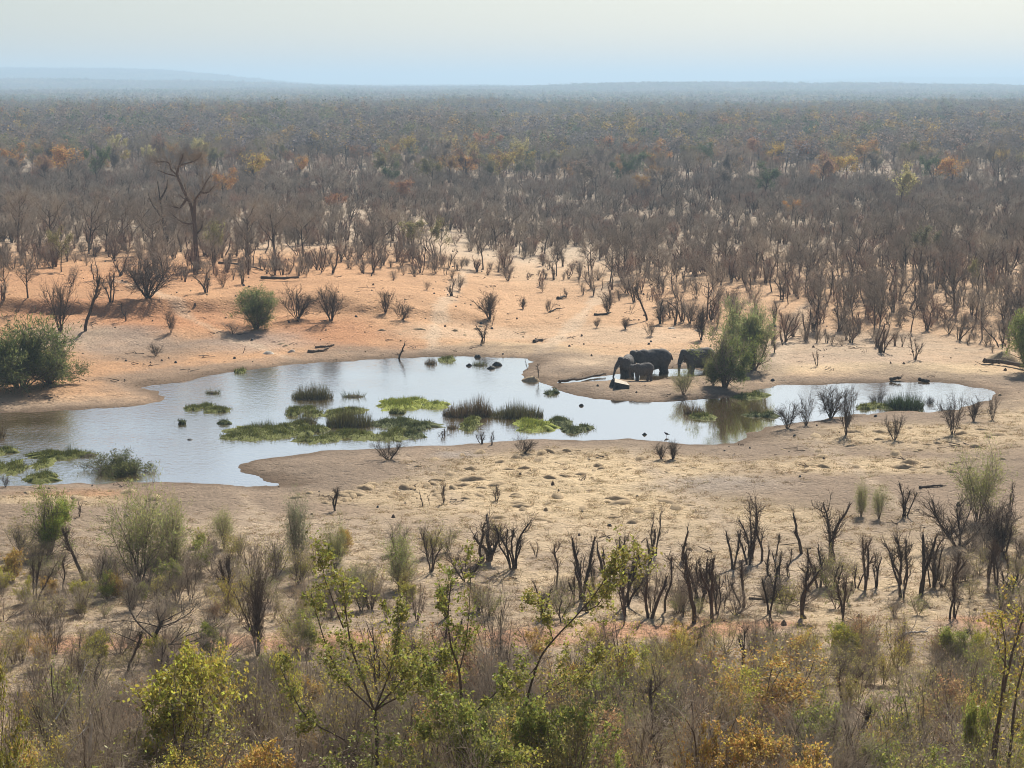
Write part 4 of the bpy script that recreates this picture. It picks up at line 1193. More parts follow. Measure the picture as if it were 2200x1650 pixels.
limbs_tree('bare_tree', ground_at(352, 540), [
    ([(352, 545), (350, 470), (345, 430), (340, 390)], 0.20, 0.05, 16), ([(350, 470), (330, 440), (320, 415)], 0.16, 0.05, 12),
    ([(345, 430), (360, 405), (365, 385)], 0.14, 0.04, 12)], 0.3, 'dark bare tree just left of the bare forked giant', 1301, 12, 2.0, 0.022)

# named trees of the thicket and the wood behind it
YE = (0.55, 0.38, 0.09); ORG = (0.52, 0.28, 0.085); RU = (0.38, 0.20, 0.11); OL = (0.26, 0.235, 0.10); DG = (0.12, 0.155, 0.07); PY = (0.46, 0.40, 0.18)
for px, py, tp, w, c, lab in [
    (545, 408, 326, 82, YE, 'bright yellow crowned tree right of the bare forked giant'),
    (482, 432, 362, 60, ORG, 'orange brown tree touching the right side of the forked giant'),
    (208, 408, 306, 62, DG, 'dark green tree in the left wood'), (148, 400, 312, 80, ORG, 'orange topped tree left of the dark green tree'),
    (30, 385, 308, 60, ORG, 'orange tree at the left edge of the wood'), (245, 362, 282, 55, PY, 'pale yellowish tree in the left wood above the dark green one'),
    (430, 365, 290, 45, PY, 'pale tree seen above the forked giant'), (320, 372, 306, 40, PY, 'small pale tree left above the forked giant'),
    (645, 392, 333, 45, ORG, 'small orange tree right of the yellow crowned tree'), (995, 392, 333, 56, ORG, 'round orange tree in the middle of the wood'),
    (1110, 380, 292, 50, PY, 'pale crowned tree with dark trunk, middle of the wood'), (960, 350, 286, 42, PY, 'pale green tree left of the wide rust coloured one'),
    (1052, 352, 280, 70, RU, 'wide rust coloured tree, middle of the wood'), (1180, 350, 287, 50, RU, 'brown tree right of the pale crowned one'),
    (1362, 400, 324, 62, DG, 'dark green umbrella tree right of the middle of the wood'), (1356, 350, 294, 34, YE, 'golden top just above the green umbrella tree'),
    (1415, 366, 298, 48, ORG, 'orange tree right of the green umbrella tree'), (1300, 362, 290, 45, RU, 'brown tree left above the green umbrella tree'),
    (1622, 360, 294, 44, RU, 'rust brown tree in the right wood'), (1660, 372, 302, 45, YE, 'yellowish tree right of the rust brown one'),
    (1742, 368, 300, 66, RU, 'wide brown tree in the right wood'), (1818, 395, 333, 66, YE, 'broad golden tree in the right wood'),
    (1770, 400, 355, 60, ORG, 'low orange tree left of the broad golden one'), (1936, 455, 350, 76, PY, 'tall pale green tree over dark trunks, right'),
    (2046, 412, 336, 70, ORG, 'orange flat topped tree in the right wood'), (1855, 360, 302, 55, ORG, 'amber tree in the far right wood'),
    (2056, 340, 292, 46, DG, 'dark green far tree above the orange flat topped one'), (2095, 350, 300, 60, RU, 'brown far tree beside the dark green one'),
    (2140, 372, 320, 50, YE, 'yellow green tree near the right edge of the wood'), (2190, 372, 322, 50, PY, 'pale tree at the right edge of the wood'),
    (1990, 360, 310, 52, PY, 'pale grey green tree left of the orange flat topped one'), (132, 584, 488, 62, OL, 'olive leaved tree in the left thicket'),
    (462, 576, 470, 60, OL, 'olive tree at the foot of the forked giant'), (885, 545, 470, 60, OL, 'olive brown tree at the edge of the middle thicket'),
    (945, 560, 468, 58, OL, 'dark olive tree in the middle thicket'), (1976, 588, 474, 78, (0.17, 0.165, 0.10), 'grey green round tree alone in the right thicket'),
    (2094, 625, 555, 40, OL, 'small olive tree in the right thicket near the edge'), (860, 440, 385, 55, RU, 'reddish brown bush tree in the middle of the wood'),
    (1700, 470, 425, 44, ORG, 'small orange shrub tree in the right thicket'), (715, 470, 410, 60, RU, 'reddish tree behind the left thicket')]:
    put('woodland_tree', TREEL[int(rng.integers(0, 6))], px, py, tp, lab, 'tree', c, w)
for px, py, tp, w, lab in [
    (40, 540, 392, 110, 'large grey leafless tree at the left edge of the thicket'), (112, 528, 398, 100, 'second large leafless tree from the left edge'),
    (190, 545, 400, 110, 'large leafless tree left of centre of the left thicket'), (262, 536, 405, 105, 'large leafless tree with hazy crown left of the forked giant'),
    (330, 552, 430, 90, 'rounded leafless tree below the dark bare one'), (528, 552, 415, 100, 'hazy grey tree right of the forked giant'),
    (592, 558, 425, 100, 'second hazy grey tree right of the forked giant'), (652, 552, 440, 90, 'third hazy grey tree right of the forked giant'),
    (715, 520, 440, 70, 'rounded grey tree left of the open sand'), (880, 520, 455, 66, 'grey round tree at the back of the open sand'),
    (1338, 600, 486, 84, 'fan shaped grey brown tree above the clearing'), (1170, 545, 470, 66, 'grey tree left of the fan shaped one'),
    (1670, 545, 470, 70, 'dark leafless tree in the right thicket'), (1800, 600, 500, 64, 'leafless tree left of the grey green round tree'),
    (60, 640, 548, 70, 'leafless shrub tree on the bank at the left edge'), (10, 640, 540, 60, 'brown tree cut by the left edge above the bank')]:
    put('bare_tree', TREEB[int(rng.integers(0, 6))], px, py, tp, lab, 'tree', None, w)
# ------------------------------------------------------------------ elephants
def ellipsoid(B, c, r, rot=(0, 0, 0), n=14):
    th = np.linspace(0, np.pi, n); ph = np.linspace(0, 2 * np.pi, n * 2, endpoint=False)
    TH, PH = np.meshgrid(th, ph, indexing='ij')
    V = np.stack([np.sin(TH) * np.cos(PH), np.sin(TH) * np.sin(PH), np.cos(TH)], -1).reshape(-1, 3) * np.array(r)
    M = np.array(Matrix.Rotation(rot[2], 3, 'Z') @ Matrix.Rotation(rot[1], 3, 'Y') @ Matrix.Rotation(rot[0], 3, 'X'))
    V = V @ M.T + np.array(c)
    m = n * 2
    i = np.arange(n - 1)[:, None] * m; j = np.arange(m)[None, :]
    Q = np.stack([i + j, i + m + j, i + m + (j + 1) % m, i + (j + 1) % m], -1).reshape(-1, 4)
    B.add(V, Q)

def closed_tube(B, P, R, k=12):
    P = smooth_path(np.array(P, float), len(P) * 5); R = np.interp(np.linspace(0, 1, len(P)), np.linspace(0, 1, len(R)), R)
    B.tube(P, R, k)
    ellipsoid(B, P[-1], [R[-1]] * 3, n=8); ellipsoid(B, P[0], [R[0]] * 3, n=8)

M_ELE = simple_mat('elephant hide', (0.085, 0.076, 0.070), (0.155, 0.14, 0.127), 5.0, 0.8, 0.5, 0.25)
M_TUSK = simple_mat('ivory', (0.55, 0.50, 0.40), (0.65, 0.60, 0.50), 6, 0.5, 0)

def remeshed(B, name, mat, voxel, smooth=6):
    me = B.mesh('raw', [mat]); o = bpy.data.objects.new('raw', me); COL.objects.link(o)
    r = o.modifiers.new('r', 'REMESH'); r.mode = 'VOXEL'; r.voxel_size = voxel; r.use_smooth_shade = True
    s = o.modifiers.new('s', 'SMOOTH'); s.factor = 0.5; s.iterations = smooth
    bpy.context.view_layer.update()
    dg = bpy.context.evaluated_depsgraph_get()
    out = bpy.data.meshes.new_from_object(o.evaluated_get(dg)); out.name = name
    bpy.data.objects.remove(o); bpy.data.meshes.remove(me)
    if not out.materials: out.materials.append(mat)
    return out

def elephant(px, py, heading, scale, label, head_yaw=0.0, head_pitch=0.0, trunk='down', stride=0.12, tusk=True, baby=False):
    B = MB()
    ellipsoid(B, (0, 0, 1.52), (1.30, 0.70, 0.76)); ellipsoid(B, (-0.72, 0, 1.58), (0.80, 0.64, 0.80)); ellipsoid(B, (0.72, 0, 1.62), (0.66, 0.56, 0.72))
    ellipsoid(B, (0.05, 0, 1.30), (1.0, 0.66, 0.66))
    ellipsoid(B, (-0.25, 0, 2.05), (0.8, 0.35, 0.32)); ellipsoid(B, (1.12, 0, 1.78), (0.46, 0.38, 0.48))
    for sx, sy, st in ((0.82, 0.36, stride), (0.78, -0.36, -stride)):
        closed_tube(B, [(sx, sy, 1.35), (sx + st * 0.5, sy, 0.75), (sx + st, sy, 0.35), (sx + st * 1.05, sy, 0.08)], [0.32, 0.235, 0.20, 0.225])
    for sx, sy, st in ((-0.95, 0.34, -stride), (-0.90, -0.34, stride)):
        closed_tube(B, [(sx, sy, 1.45), (sx + st * 0.4 + 0.06, sy, 0.80), (sx + st * 0.9 - 0.04, sy, 0.38), (sx + st, sy, 0.08)], [0.42, 0.27, 0.195, 0.22])
    closed_tube(B, [(-1.42, 0, 1.95), (-1.60, 0, 1.60), (-1.66, 0, 1.1), (-1.64, 0, 0.78)], [0.08, 0.055, 0.045, 0.06], 8)
    H = MB()
    ellipsoid(H, (1.52, 0, 1.86), (0.40, 0.37, 0.50)); ellipsoid(H, (1.60, 0, 2.10), (0.27, 0.29, 0.28)); ellipsoid(H, (1.62, 0, 1.52), (0.28, 0.24, 0.26))
    for s in (1, -1):
        ellipsoid(H, (1.20, 0.47 * s, 1.72), (0.44, 0.075, 0.58), (0.12 * s, 0.12, -0.42 * s)); ellipsoid(H, (1.10, 0.50 * s, 1.42), (0.26, 0.07, 0.38), (0.1 * s, 0.2, -0.42 * s))
    tp = {'down': [(1.78, 0, 1.78), (2.02, 0, 1.35), (2.10, 0, 0.85), (2.14, 0, 0.42), (2.24, 0, 0.14)],
          'reach': [(1.78, 0, 1.78), (2.05, 0, 1.40), (2.22, 0, 0.90), (2.36, 0, 0.40), (2.50, 0, 0.06)],
          'curl': [(1.76, 0, 1.76), (1.98, 0, 1.32), (2.00, 0, 0.85), (1.86, 0, 0.50), (1.72, 0, 0.42)]}[trunk]
    closed_tube(H, tp, [0.25, 0.185, 0.13, 0.095, 0.07])
    M = Matrix.Rotation(head_yaw, 4, 'Z') @ Matrix.Rotation(head_pitch, 4, 'Y')
    pv = np.array([1.05, 0, 1.8]); R3 = np.array(M.to_3x3())
    def turn(V): return (np.asarray(V) - pv) @ R3.T + pv
    for V, Q in zip(H.V, H.Q):
        pass
    base = B.n
    HV = turn(np.concatenate(H.V)); HQ = np.concatenate(H.Q)
    HV[:, 2] = np.maximum(HV[:, 2], 0.02)
    B.add(HV, HQ)
    body = remeshed(B, 'elephant', M_ELE, 0.055, 5)
    loc = ground_at(px, py)
    a = math.atan2(heading[1], heading[0])
    o = obj('elephant', body, None, (loc[0], loc[1], loc[2] - 0.03), a, scale, label, 'elephant', 'elephants drinking at the waterhole')
    if tusk:
        for s in (1, -1):
            T = MB(); P = turn([(1.74, 0.17 * s, 1.50), (1.92, 0.22 * s, 1.30), (2.10, 0.26 * s, 1.18), (2.28, 0.26 * s, 1.16)])
            T.tube(smooth_path(P, 10), np.linspace(0.05, 0.012, 10), 7)
            obj('tusk', T.mesh('tusk', [M_TUSK], True), o)
    for s in (1, -1):
        E = MB(); ellipsoid(E, turn([(1.80, 0.27 * s, 1.92)])[0], (0.04, 0.03, 0.04), n=6)
        obj('eye', E.mesh('eye', [simple_mat('dark eye', (0.01, 0.008, 0.006), (0.015, 0.01, 0.008), 5, 0.2, 0)]), o)
    return o

elephant(1402, 811.0, (-1, -0.10), 1.02, 'largest elephant, seen side on with its head to the left', 0.10, 0.16, 'curl', 0.10)
elephant(1347, 812.0, (-0.22, -0.97), 0.80, 'elephant at the left reaching its trunk down to the water', -1.0, 0.0, 'reach', 0.08)
elephant(1381, 817.0, (-0.95, -0.30), 0.60, 'elephant calf in front of the largest elephant', 0.0, 0.30, 'curl', 0.08, False)
elephant(1502, 806.0, (-0.90, -0.42), 0.97, 'elephant on the right, half hidden behind the green bush', 0.15, 0.05, 'down', 0.12)

# ------------------------------------------------------------------ reeds and floating mats in the water
def reed_mesh(seed, w, dp, h, n, bw, lean=0.25):
    g = np.random.default_rng(seed); B = MB()
    q = g.normal(0, 1, (n, 2)); q /= np.linalg.norm(q, axis=1)[:, None]; q *= (g.uniform(0, 1, n) ** 0.5)[:, None]
    edge = np.hypot(q[:, 0], q[:, 1])
    P = np.stack([q[:, 0] * w / 2, q[:, 1] * dp / 2, np.full(n, -0.1)], 1)
    D = np.stack([q[:, 0] * lean + g.normal(0, 0.14, n), q[:, 1] * lean + g.normal(0, 0.14, n), np.ones(n)], 1); D /= np.linalg.norm(D, axis=1)[:, None]
    L = h * (1.1 - 0.6 * edge ** 2) * g.uniform(0.35, 1.15, n) * (0.55 + 0.9 * vnoise(P[:, 0] * 1.1, P[:, 1] * 0.6, seed))
    B.blades(P, D, L, bw, g)
    return B

M_ROOT = simple_mat('reed bed mud', (0.05, 0.04, 0.022), (0.09, 0.07, 0.04), 3, 0.95, 0.4)
RD = (0.13, 0.115, 0.045); RG = (0.12, 0.135, 0.045); RB = (0.16, 0.115, 0.058)

def lump(seed, w, dp, h, n=12, m=18, noise_a=0.25, sharp=2.0):
    """low irregular mound with a ragged outline"""
    g = np.random.default_rng(seed); B = MB()
    th = np.linspace(0, 2 * np.pi, m, endpoint=False); rr = np.linspace(0, 1, n)
    fq = 1.7 if m < 40 else 3.2
    out = 1 + noise_a * 2 * (fbm(np.cos(th) * fq + seed, np.sin(th) * fq, seed, 3 if m < 40 else 5) - 0.5) * 1.6
    Rr, Th = np.meshgrid(rr, th, indexing='ij')
    X = Rr * np.cos(Th) * out[None, :] * w / 2; Y = Rr * np.sin(Th) * out[None, :] * dp / 2
    Zz = h * (1 - Rr ** sharp) * (0.55 + 0.9 * fbm(X * 2.2 / max(w, 0.3) * 2 + seed, Y * 2.2 / max(dp, 0.3) * 2, seed + 3, 3)) - 0.06 * Rr ** 4
    V = np.stack([X, Y, Zz], -1).reshape(-1, 3)
    i = np.arange(n - 1)[:, None] * m; j = np.arange(m)[None, :]
    Q = np.stack([i + j, i + m + j, i + m + (j + 1) % m, i + (j + 1) % m], -1).reshape(-1, 4)
    B.add(V, Q)
    return B

def wloc(px, py):
    x, y = flat(px, py); return (x, y, 0.0)

def reeds(x0, x1, ytop, ybase, color, label, lean=0.2, dens=1.0, depth_px=None):
    px = (x0 + x1) / 2; c = wloc(px, ybase - (depth_px or 4) / 2)
    w = (x1 - x0) * c[1] / F; h = (ybase - ytop) * c[1] / F * 1.0
    dp = (depth_px or 4) * 0.25
    n = int(np.clip(w * max(dp, 0.6) * 220 * dens, 160, 4200))
    r = obj('reed_clump', None, None, c, 0, 1, label, 'reeds', None)
    sd = int(px * 7 + ybase)
    obj('blades', reed_mesh(sd, w, max(dp, 0.6), h, n, 0.016, lean).mesh('blades', [M_REED]), r, color=color, kind='stuff')
    obj('root_mound', lump(sd, w * 1.02, max(dp, 0.6) * 1.05, 0.14, 6, 16).mesh('root_mound', [M_ROOT], True), r)

for a in [(626, 716, 823, 859, RD, 'wide clump of reeds left in the open water', 0.2, 1.0, 8), (736, 782, 826, 855, RG, 'star shaped tuft of reeds right of the wide clump', 1.0, 0.5, 5),
          (442, 474, 829, 847, RG, 'small lone tuft of reeds near the orange spit', 0.9, 0.5, 4), (534, 588, 892, 922, RG, 'round reed clump at the left end of the green mats', 0.25, 1, 6),
          (634, 680, 888, 912, RD, 'low reed clump between the left mats', 0.3, 1, 6), (700, 806, 879, 918, RD, 'broad reed clump in the middle of the green mats', 0.15, 1, 9),
          (950, 1060, 857, 897, RB, 'left half of the long dark reed bed', 0.12, 1.1, 9), (1040, 1168, 862, 899, RD, 'right half of the long dark reed bed', 0.12, 1.1, 9),
          (1470, 1512, 862, 890, RB, 'reed tuft in the brown reflection below the elephants', 0.3, 1, 5), (912, 938, 764, 784, RB, 'small brown reed tuft by the far shore', 0.15, 1, 5),
          (1906, 1982, 848, 880, (0.06, 0.085, 0.03), 'dark green reed mound in the right arm of the water', 0.5, 1.3, 9), (72, 118, 957, 981, RG, 'green reed clump at the lower left of the water', 0.4, 1, 5),
          (139, 157, 954, 982, RG, 'pointed narrow reed clump at the lower left', 0.1, 1.2, 4), (168, 208, 962, 982, RG, 'low reed clump right of the pointed one', 0.3, 1, 5),
          (846, 874, 892, 912, RG, 'little reed tuft on the right hand mats', 0.4, 0.8, 4), (1015, 1046, 764, 787, RG, 'ragged reed tuft near the far shore', 0.3, 0.8, 5),
          (-20, 10, 905, 942, RB, 'brown reeds cut by the left edge', 0.3, 1, 6), (960, 985, 902, 922, RB, 'brown reeds behind the squat shore stump', 0.3, 0.8, 4)]:
    reeds(*a)

GM = (0.155, 0.165, 0.042); GBR = (0.27, 0.30, 0.055); GD = (0.10, 0.115, 0.04)
def mat_patch(x0, x1, y0, y1, color, label, h=0.17):
    px, py = (x0 + x1) / 2, (y0 + y1) / 2
    c = wloc(px, py); w = (x1 - x0) * c[1] / F; dp = flat(px, y0)[1] - flat(px, y1)[1]
    sd = int(px * 3 + py * 11); g = np.random.default_rng(sd)
    L = MB(); nl = int(np.clip(w * dp / 4.0, 3, 14))
    for q in range(nl):
        rr = math.sqrt(g.uniform(0, 0.75)); tt = g.uniform(0, 6.28); f = g.uniform(0.30, 0.62) if nl > 3 else g.uniform(0.5, 0.8)
        l1 = lump(sd + q * 31, w * f, min(dp * f * g.uniform(0.8, 1.5), dp), h * g.uniform(0.6, 1.2), 9, 41, 0.6, 3.0)
        L.add(l1.V[0] + np.array([math.cos(tt) * rr * w * 0.42, math.sin(tt) * rr * dp * 0.40, 0.004 * q]), l1.Q[0])
    r = obj('grass_mat', None, None, c, 0, 1, label, 'floating grass')
    obj('turf', L.mesh('turf', [M_TURF], True), r, color=color)
    n = int(np.clip(w * dp * 110, 120, 5000)); V = np.concatenate(L.V)
    i = g.integers(0, len(V), n); i = i[np.hypot(V[i, 0] / (w + .01), V[i, 1] / (dp + .01)) < 0.5]
    Bl = MB(); P = V[i] + g.normal(0, 0.12, (len(i), 3)) * np.array([1, 1, 0]); P = P[P[:, 2] > 0.0]; i = i[:len(P)]
    D = g.normal(0, 0.5, P.shape) + UP; D /= np.linalg.norm(D, axis=1)[:, None]
    Bl.blades(P, D, g.uniform(0.10, 0.34, len(P)), 0.018, g)
    obj('grass_blades', Bl.mesh('grass_blades', [M_REED]), r, color=color, kind='stuff')

def turf_mat():
    m, nt, out = new_mat('soft green turf')
    oi = N(nt, 'ShaderNodeObjectInfo'); geo = N(nt, 'ShaderNodeNewGeometry')
    n = noise(nt, 3.2, 6, 0.7, geo.outputs['Position'])
    v = ramp(nt, n, [(0.3, (0.40, 0.40, 0.36)), (0.7, (1.45, 1.45, 1.3))])
    b = N(nt, 'ShaderNodeBsdfPrincipled'); b.inputs['Roughness'].default_value = 0.9; b.inputs['Specular IOR Level'].default_value = 0.15
    nt.links.new(mix(nt, 1.0, oi.outputs['Color'], v, 'MULTIPLY'), b.inputs['Base Color'])
    bp = N(nt, 'ShaderNodeBump'); bp.inputs['Strength'].default_value = 0.9; bp.inputs['Distance'].default_value = 0.12
    nt.links.new(n, bp.inputs['Height']); nt.links.new(bp.outputs[0], b.inputs['Normal'])
    nt.links.new(b.outputs[0], out.inputs[0])
    return m
M_TURF = turf_mat()

for a in [(808, 966, 854, 885, GBR, 'bright lime green mat left of the dark reed bed'), (600, 708, 875, 900, GM, 'green mat behind the broad reed clump, left'),
          (700, 806, 878, 905, GM, 'green mat around the broad reed clump'), (460, 640, 918, 948, GM, 'long green mat at the left front of the group'),
          (588, 712, 904, 934, GM, 'green mat in the middle left of the group'), (700, 806, 918, 948, GM, 'green mat at the front middle of the group'),
          (632, 734, 934, 952, GM, 'narrow green mat at the very front'), (800, 936, 897, 930, GD, 'dark green mat at the right of the group'),
          (790, 884, 924, 947, GM, 'green mat at the right front of the group'), (864, 918, 929, 945, GD, 'small green mat near the squat shore stump'),
          (1060, 1180, 902, 930, GBR, 'bright green mat below the dark reed bed'), (988, 1052, 900, 928, GM, 'sparse green mat left of the bright one'),
          (1178, 1240, 900, 926, GD, 'dark mat right of the bright one'), (1212, 1282, 915, 932, GD, 'thin mat at the right end of the group'),
          (834, 870, 884, 892, GM, 'sliver of green below the lime mat'), (386, 502, 870, 893, GM, 'lone green mat left of the group'),
          (384, 400, 908, 914, GD, 'tiny dark mat left of the round reed clump'), (456, 494, 908, 914, GD, 'thin dark strip left of the round reed clump'),
          (-30, 42, 962, 978, GM, 'green mat at the left edge of the water'), (40, 216, 966, 986, GM, 'long green mat under the lower left reeds'),
          (18, 102, 984, 1018, GM, 'wide green mat in the lower left shallows'), (28, 124, 1018, 1036, GM, 'green strip nearest the lower left shore'),
          (-20, 16, 998, 1018, GM, 'green mat corner at the left edge, lower'), (1460, 1532, 888, 905, GM, 'green mat under the reed tuft in the reflection'),
          (1600, 1668, 888, 898, GD, 'faint green strip in the brown reflection'), (1836, 1916, 870, 880, GM, 'green strip left of the dark green reed mound'),
          (944, 975, 768, 782, GM, 'small green mound right of the brown tuft'), (1168, 1200, 841, 848, GD, 'tiny dark mat off the spit'),
          (1560, 1640, 846, 856, GM, 'green rim under the dark shore tree'), (505, 530, 796, 803, GM, 'tiny green patch by the far left shore')]:
    mat_patch(*a)

# ------------------------------------------------------------------ rocks, logs, dead branches
M_ROCK = simple_mat('dark wet rock', (0.045, 0.045, 0.042), (0.10, 0.098, 0.09), 4, 0.7, 0.4)
M_LITE = simple_mat('pale stone', (0.42, 0.36, 0.28), (0.62, 0.55, 0.45), 4, 0.9, 0.3)
M_CLOD = simple_mat('dry clod', (0.30, 0.215, 0.13), (0.56, 0.42, 0.25), 5, 0.95, 0.6)
M_LOG = simple_mat('weathered log', (0.10, 0.068, 0.045), (0.20, 0.15, 0.11), 5, 0.95, 0.5)
def rock(name, px, py, wpx, hpx_, mat, label, cat='rock', z=None):
    c = wloc(px, py) if z is not None else ground_at(px, py)
    w = wpx * c[1] / F; h = hpx_ * c[1] / F; sd = int(px * 5 + py)
    return obj(name, lump(sd, w, w * 0.8, h * 1.3, 7, 14, 0.2, 2.2).mesh(name, [mat], True), None, (c[0], c[1], c[2] - 0.03), 0, 1, label, cat)
for px, py, w, h, lab in [(1385, 934, 14, 4, 'black round rock in the water below the elephants'), (1249, 872, 14, 4, 'small dark rock in the water off the mud point'),
                          (1008, 786, 14, 5, 'dark flat rock left of the ragged reed tuft'), (1055, 792, 24, 5, 'long flat rock right of the ragged reed tuft'),
                          (1068, 785, 26, 6, 'mossy flat rock nearest the far shore'), (1026, 768, 16, 6, 'dark clod on the far shoreline'), (408, 945, 16, 3, 'tiny dark rock in the open lower water')]:
    rock('rock', px, py, w, h, M_ROCK, lab, 'rock', 0)
for px, py, w, h, lab in [(576, 760, 30, 4, 'white stone on the red bank, left of two'), (627, 756, 20, 4, 'white stone on the red bank, right of two'),
                          (1442, 706, 24, 3, 'pale stones below the narrow dark shrub'), (1500, 712, 22, 4, 'pale stone left of the pale green tree')]:
    rock('stone', px, py, w, h, M_LITE, lab, 'stone')
rock('mud_island', 1140, 820, 44, 9, M_CLOD, 'little mud island with stumps at the spit', 'mud bank')
rock('concrete_block', 1318, 829, 20, 12, M_ROCK, 'dark broken end of the slab by the elephants', 'rock')
# tilted slab with a pale top by the elephants
c = ground_at(1335, 831); k = c[1] / F
sl = MB(); w, dpt, h = 30 * k, 1.6, 0.50
pts = np.array([(-w / 2, -dpt / 2, 0), (w / 2, -dpt / 2, 0), (w / 2, dpt / 2, 0), (-w / 2, dpt / 2, 0), (-w * 0.56, -dpt * .45, h * 1.05), (w * .52, -dpt * .5, h * .55), (w * .46, dpt * .5, h * .6), (-w * .40, dpt * .5, h * 1.2)])
sl.add(pts, [[0, 1, 5, 4], [1, 2, 6, 5], [2, 3, 7, 6], [3, 0, 4, 7]], m=0); sl.add(pts[4:], [[0, 1, 2, 3]], m=1)
so = obj('stone_slab', sl.mesh('stone_slab', [M_ROCK, M_LITE]), None, (c[0], c[1], c[2] - 0.05), 0.05, 1, 'broken pale topped stone slab in front of the elephants', 'slab')

def log(name, pts, r0, r1, mat, label, cat='log', k=8, z=0.06, twig=0):
    G = [ground_at(*p) for p in pts]
    base = np.array(G[0]); P = np.array(G) - base; P[:, 2] += z
    B = MB(); Ps = smooth_path(P, max(10, len(P) * 5)); gw = np.random.default_rng(int(pts[0][0] + pts[0][1])); Ps = Ps + np.cumsum(gw.normal(0, 0.05, Ps.shape), 0) * np.array([1, 1, 0.5]); Ps[:, 2] = np.maximum(Ps[:, 2], z * 0.6); twig = twig or 3
    B.tube(Ps, np.linspace(r0, r1, len(Ps)) * (1 + 0.12 * np.sin(np.arange(len(Ps)) * 1.7)), k, True)
    if twig:
        g = np.random.default_rng(int(pts[0][0])); D = np.gradient(Ps, axis=0); D /= np.linalg.norm(D, axis=1)[:, None]
        fine_twigs(B, g, Ps, D, twig, 0.7, 0.02, 0.6, 0.3)
    return obj(name, B.mesh(name, [mat], True), None, tuple(base), 0, 1, label, cat)
log('log', [(1198, 824), (1235, 821), (1275, 817), (1312, 810)], 0.13, 0.07, M_LOG, 'long dark log lying along the little channel', z=0.12)
log('dead_branch', [(662, 757), (682, 756), (698, 756), (710, 752)], 0.14, 0.07, M_LOG, 'lower of two curved dead branches on the red bank', 'branch', z=0.1)
log('dead_branch', [(680, 748), (697, 747), (712, 747), (720, 743)], 0.10, 0.06, M_LOG, 'upper of two curved dead branches on the red bank', 'branch', z=0.1)
log('fallen_branch', [(470, 574), (500, 576), (530, 582), (560, 588)], 0.14, 0.07, M_BARK, 'long fallen branch at the foot of the forked giant', 'branch', z=0.5)
log('fallen_branch', [(560, 602), (600, 604), (640, 602)], 0.18, 0.10, M_BARK, 'dark fallen trunk at the thicket edge above the two spreading shrubs', 'log', z=0.25)
log('fallen_branch', [(1272, 678), (1290, 676), (1304, 672)], 0.16, 0.06, M_BARK, 'dead branch lying by the fan shaped shrub', 'branch', z=0.1, twig=6)
log('fallen_branch', [(1182, 672), (1198, 668), (1212, 667)], 0.10, 0.05, M_BARK, 'thin fallen branch beside the small thin shrub', 'branch', z=0.1)
log('fallen_branch', [(1146, 736), (1155, 733), (1172, 734)], 0.18, 0.10, M_BARK, 'charred branch on the straw above the spit', 'branch', z=0.1, twig=5)
log('fallen_branch', [(1196, 643), (1204, 640), (1210, 637)], 0.2, 0.1, M_BARK, 'short dark log on the orange sand, upper middle', 'log', z=0.15)
log('log', [(2112, 782), (2140, 783), (2170, 788), (2215, 796)], 0.20, 0.17, M_LOG, 'thick fallen log at the right edge', z=0.35, k=12)
rock('dirt_mound', 2155, 776, 80, 14, M_CLOD, 'grey dirt mound behind the thick fallen log', 'mound')
log('drift_wood', [(1915, 817), (1925, 816), (1933, 815)], 0.14, 0.09, M_BARK, 'dark driftwood lump on the right far shore, left of two', 'driftwood', z=0.1)
log('drift_wood', [(1978, 817), (1990, 818), (2000, 819)], 0.14, 0.08, M_BARK, 'flat driftwood on the right far shore, right of two', 'driftwood', z=0.08)
log('fallen_branch', [(1940, 1366), (1962, 1361), (1985, 1362)], 0.06, 0.03, M_PALE, 'pale curved branch on the ground, right foreground', 'branch', z=0.08)
log('fallen_branch', [(1610, 1288), (1650, 1288), (1700, 1284)], 0.06, 0.04, M_BARK, 'long dark branch on the straw between stumps', 'branch', z=0.06)
log('fallen_branch', [(1975, 1050), (2000, 1048), (2025, 1047)], 0.08, 0.05, M_BARK, 'dark branch on the mud right of the cup shaped stump', 'branch', z=0.08)

# a small dark bird at the water's edge below the elephants
bd = MB(); ellipsoid(bd, (0, 0, 0.28), (0.20, 0.09, 0.10), (0, -0.25, 0), 8); ellipsoid(bd, (0.18, 0, 0.40), (0.06, 0.05, 0.06), n=6)
closed_tube(bd, [(0.10, 0, 0.31), (0.17, 0, 0.38)], [0.05, 0.04], 6); bd.tube([(0.22, 0, 0.40), (0.32, 0, 0.385)], [0.018, 0.003], 5); bd.tube([(-0.15, 0, 0.25), (-0.34, 0, 0.22)], [0.05, 0.015], 5)
for s in (0.04, -0.04): bd.tube([(0, s, 0.22), (0.02, s, 0.10), (0, s, -0.08)], [0.012, 0.01, 0.01], 4)
obj('bird', bd.mesh('bird', [simple_mat('dark plumage', (0.03, 0.028, 0.026), (0.08, 0.07, 0.06), 8, 0.8, 0)], True), None, (*flat(1432, 938), 0), 2.6, 0.7, 'small dark wading bird below the elephants', 'bird')

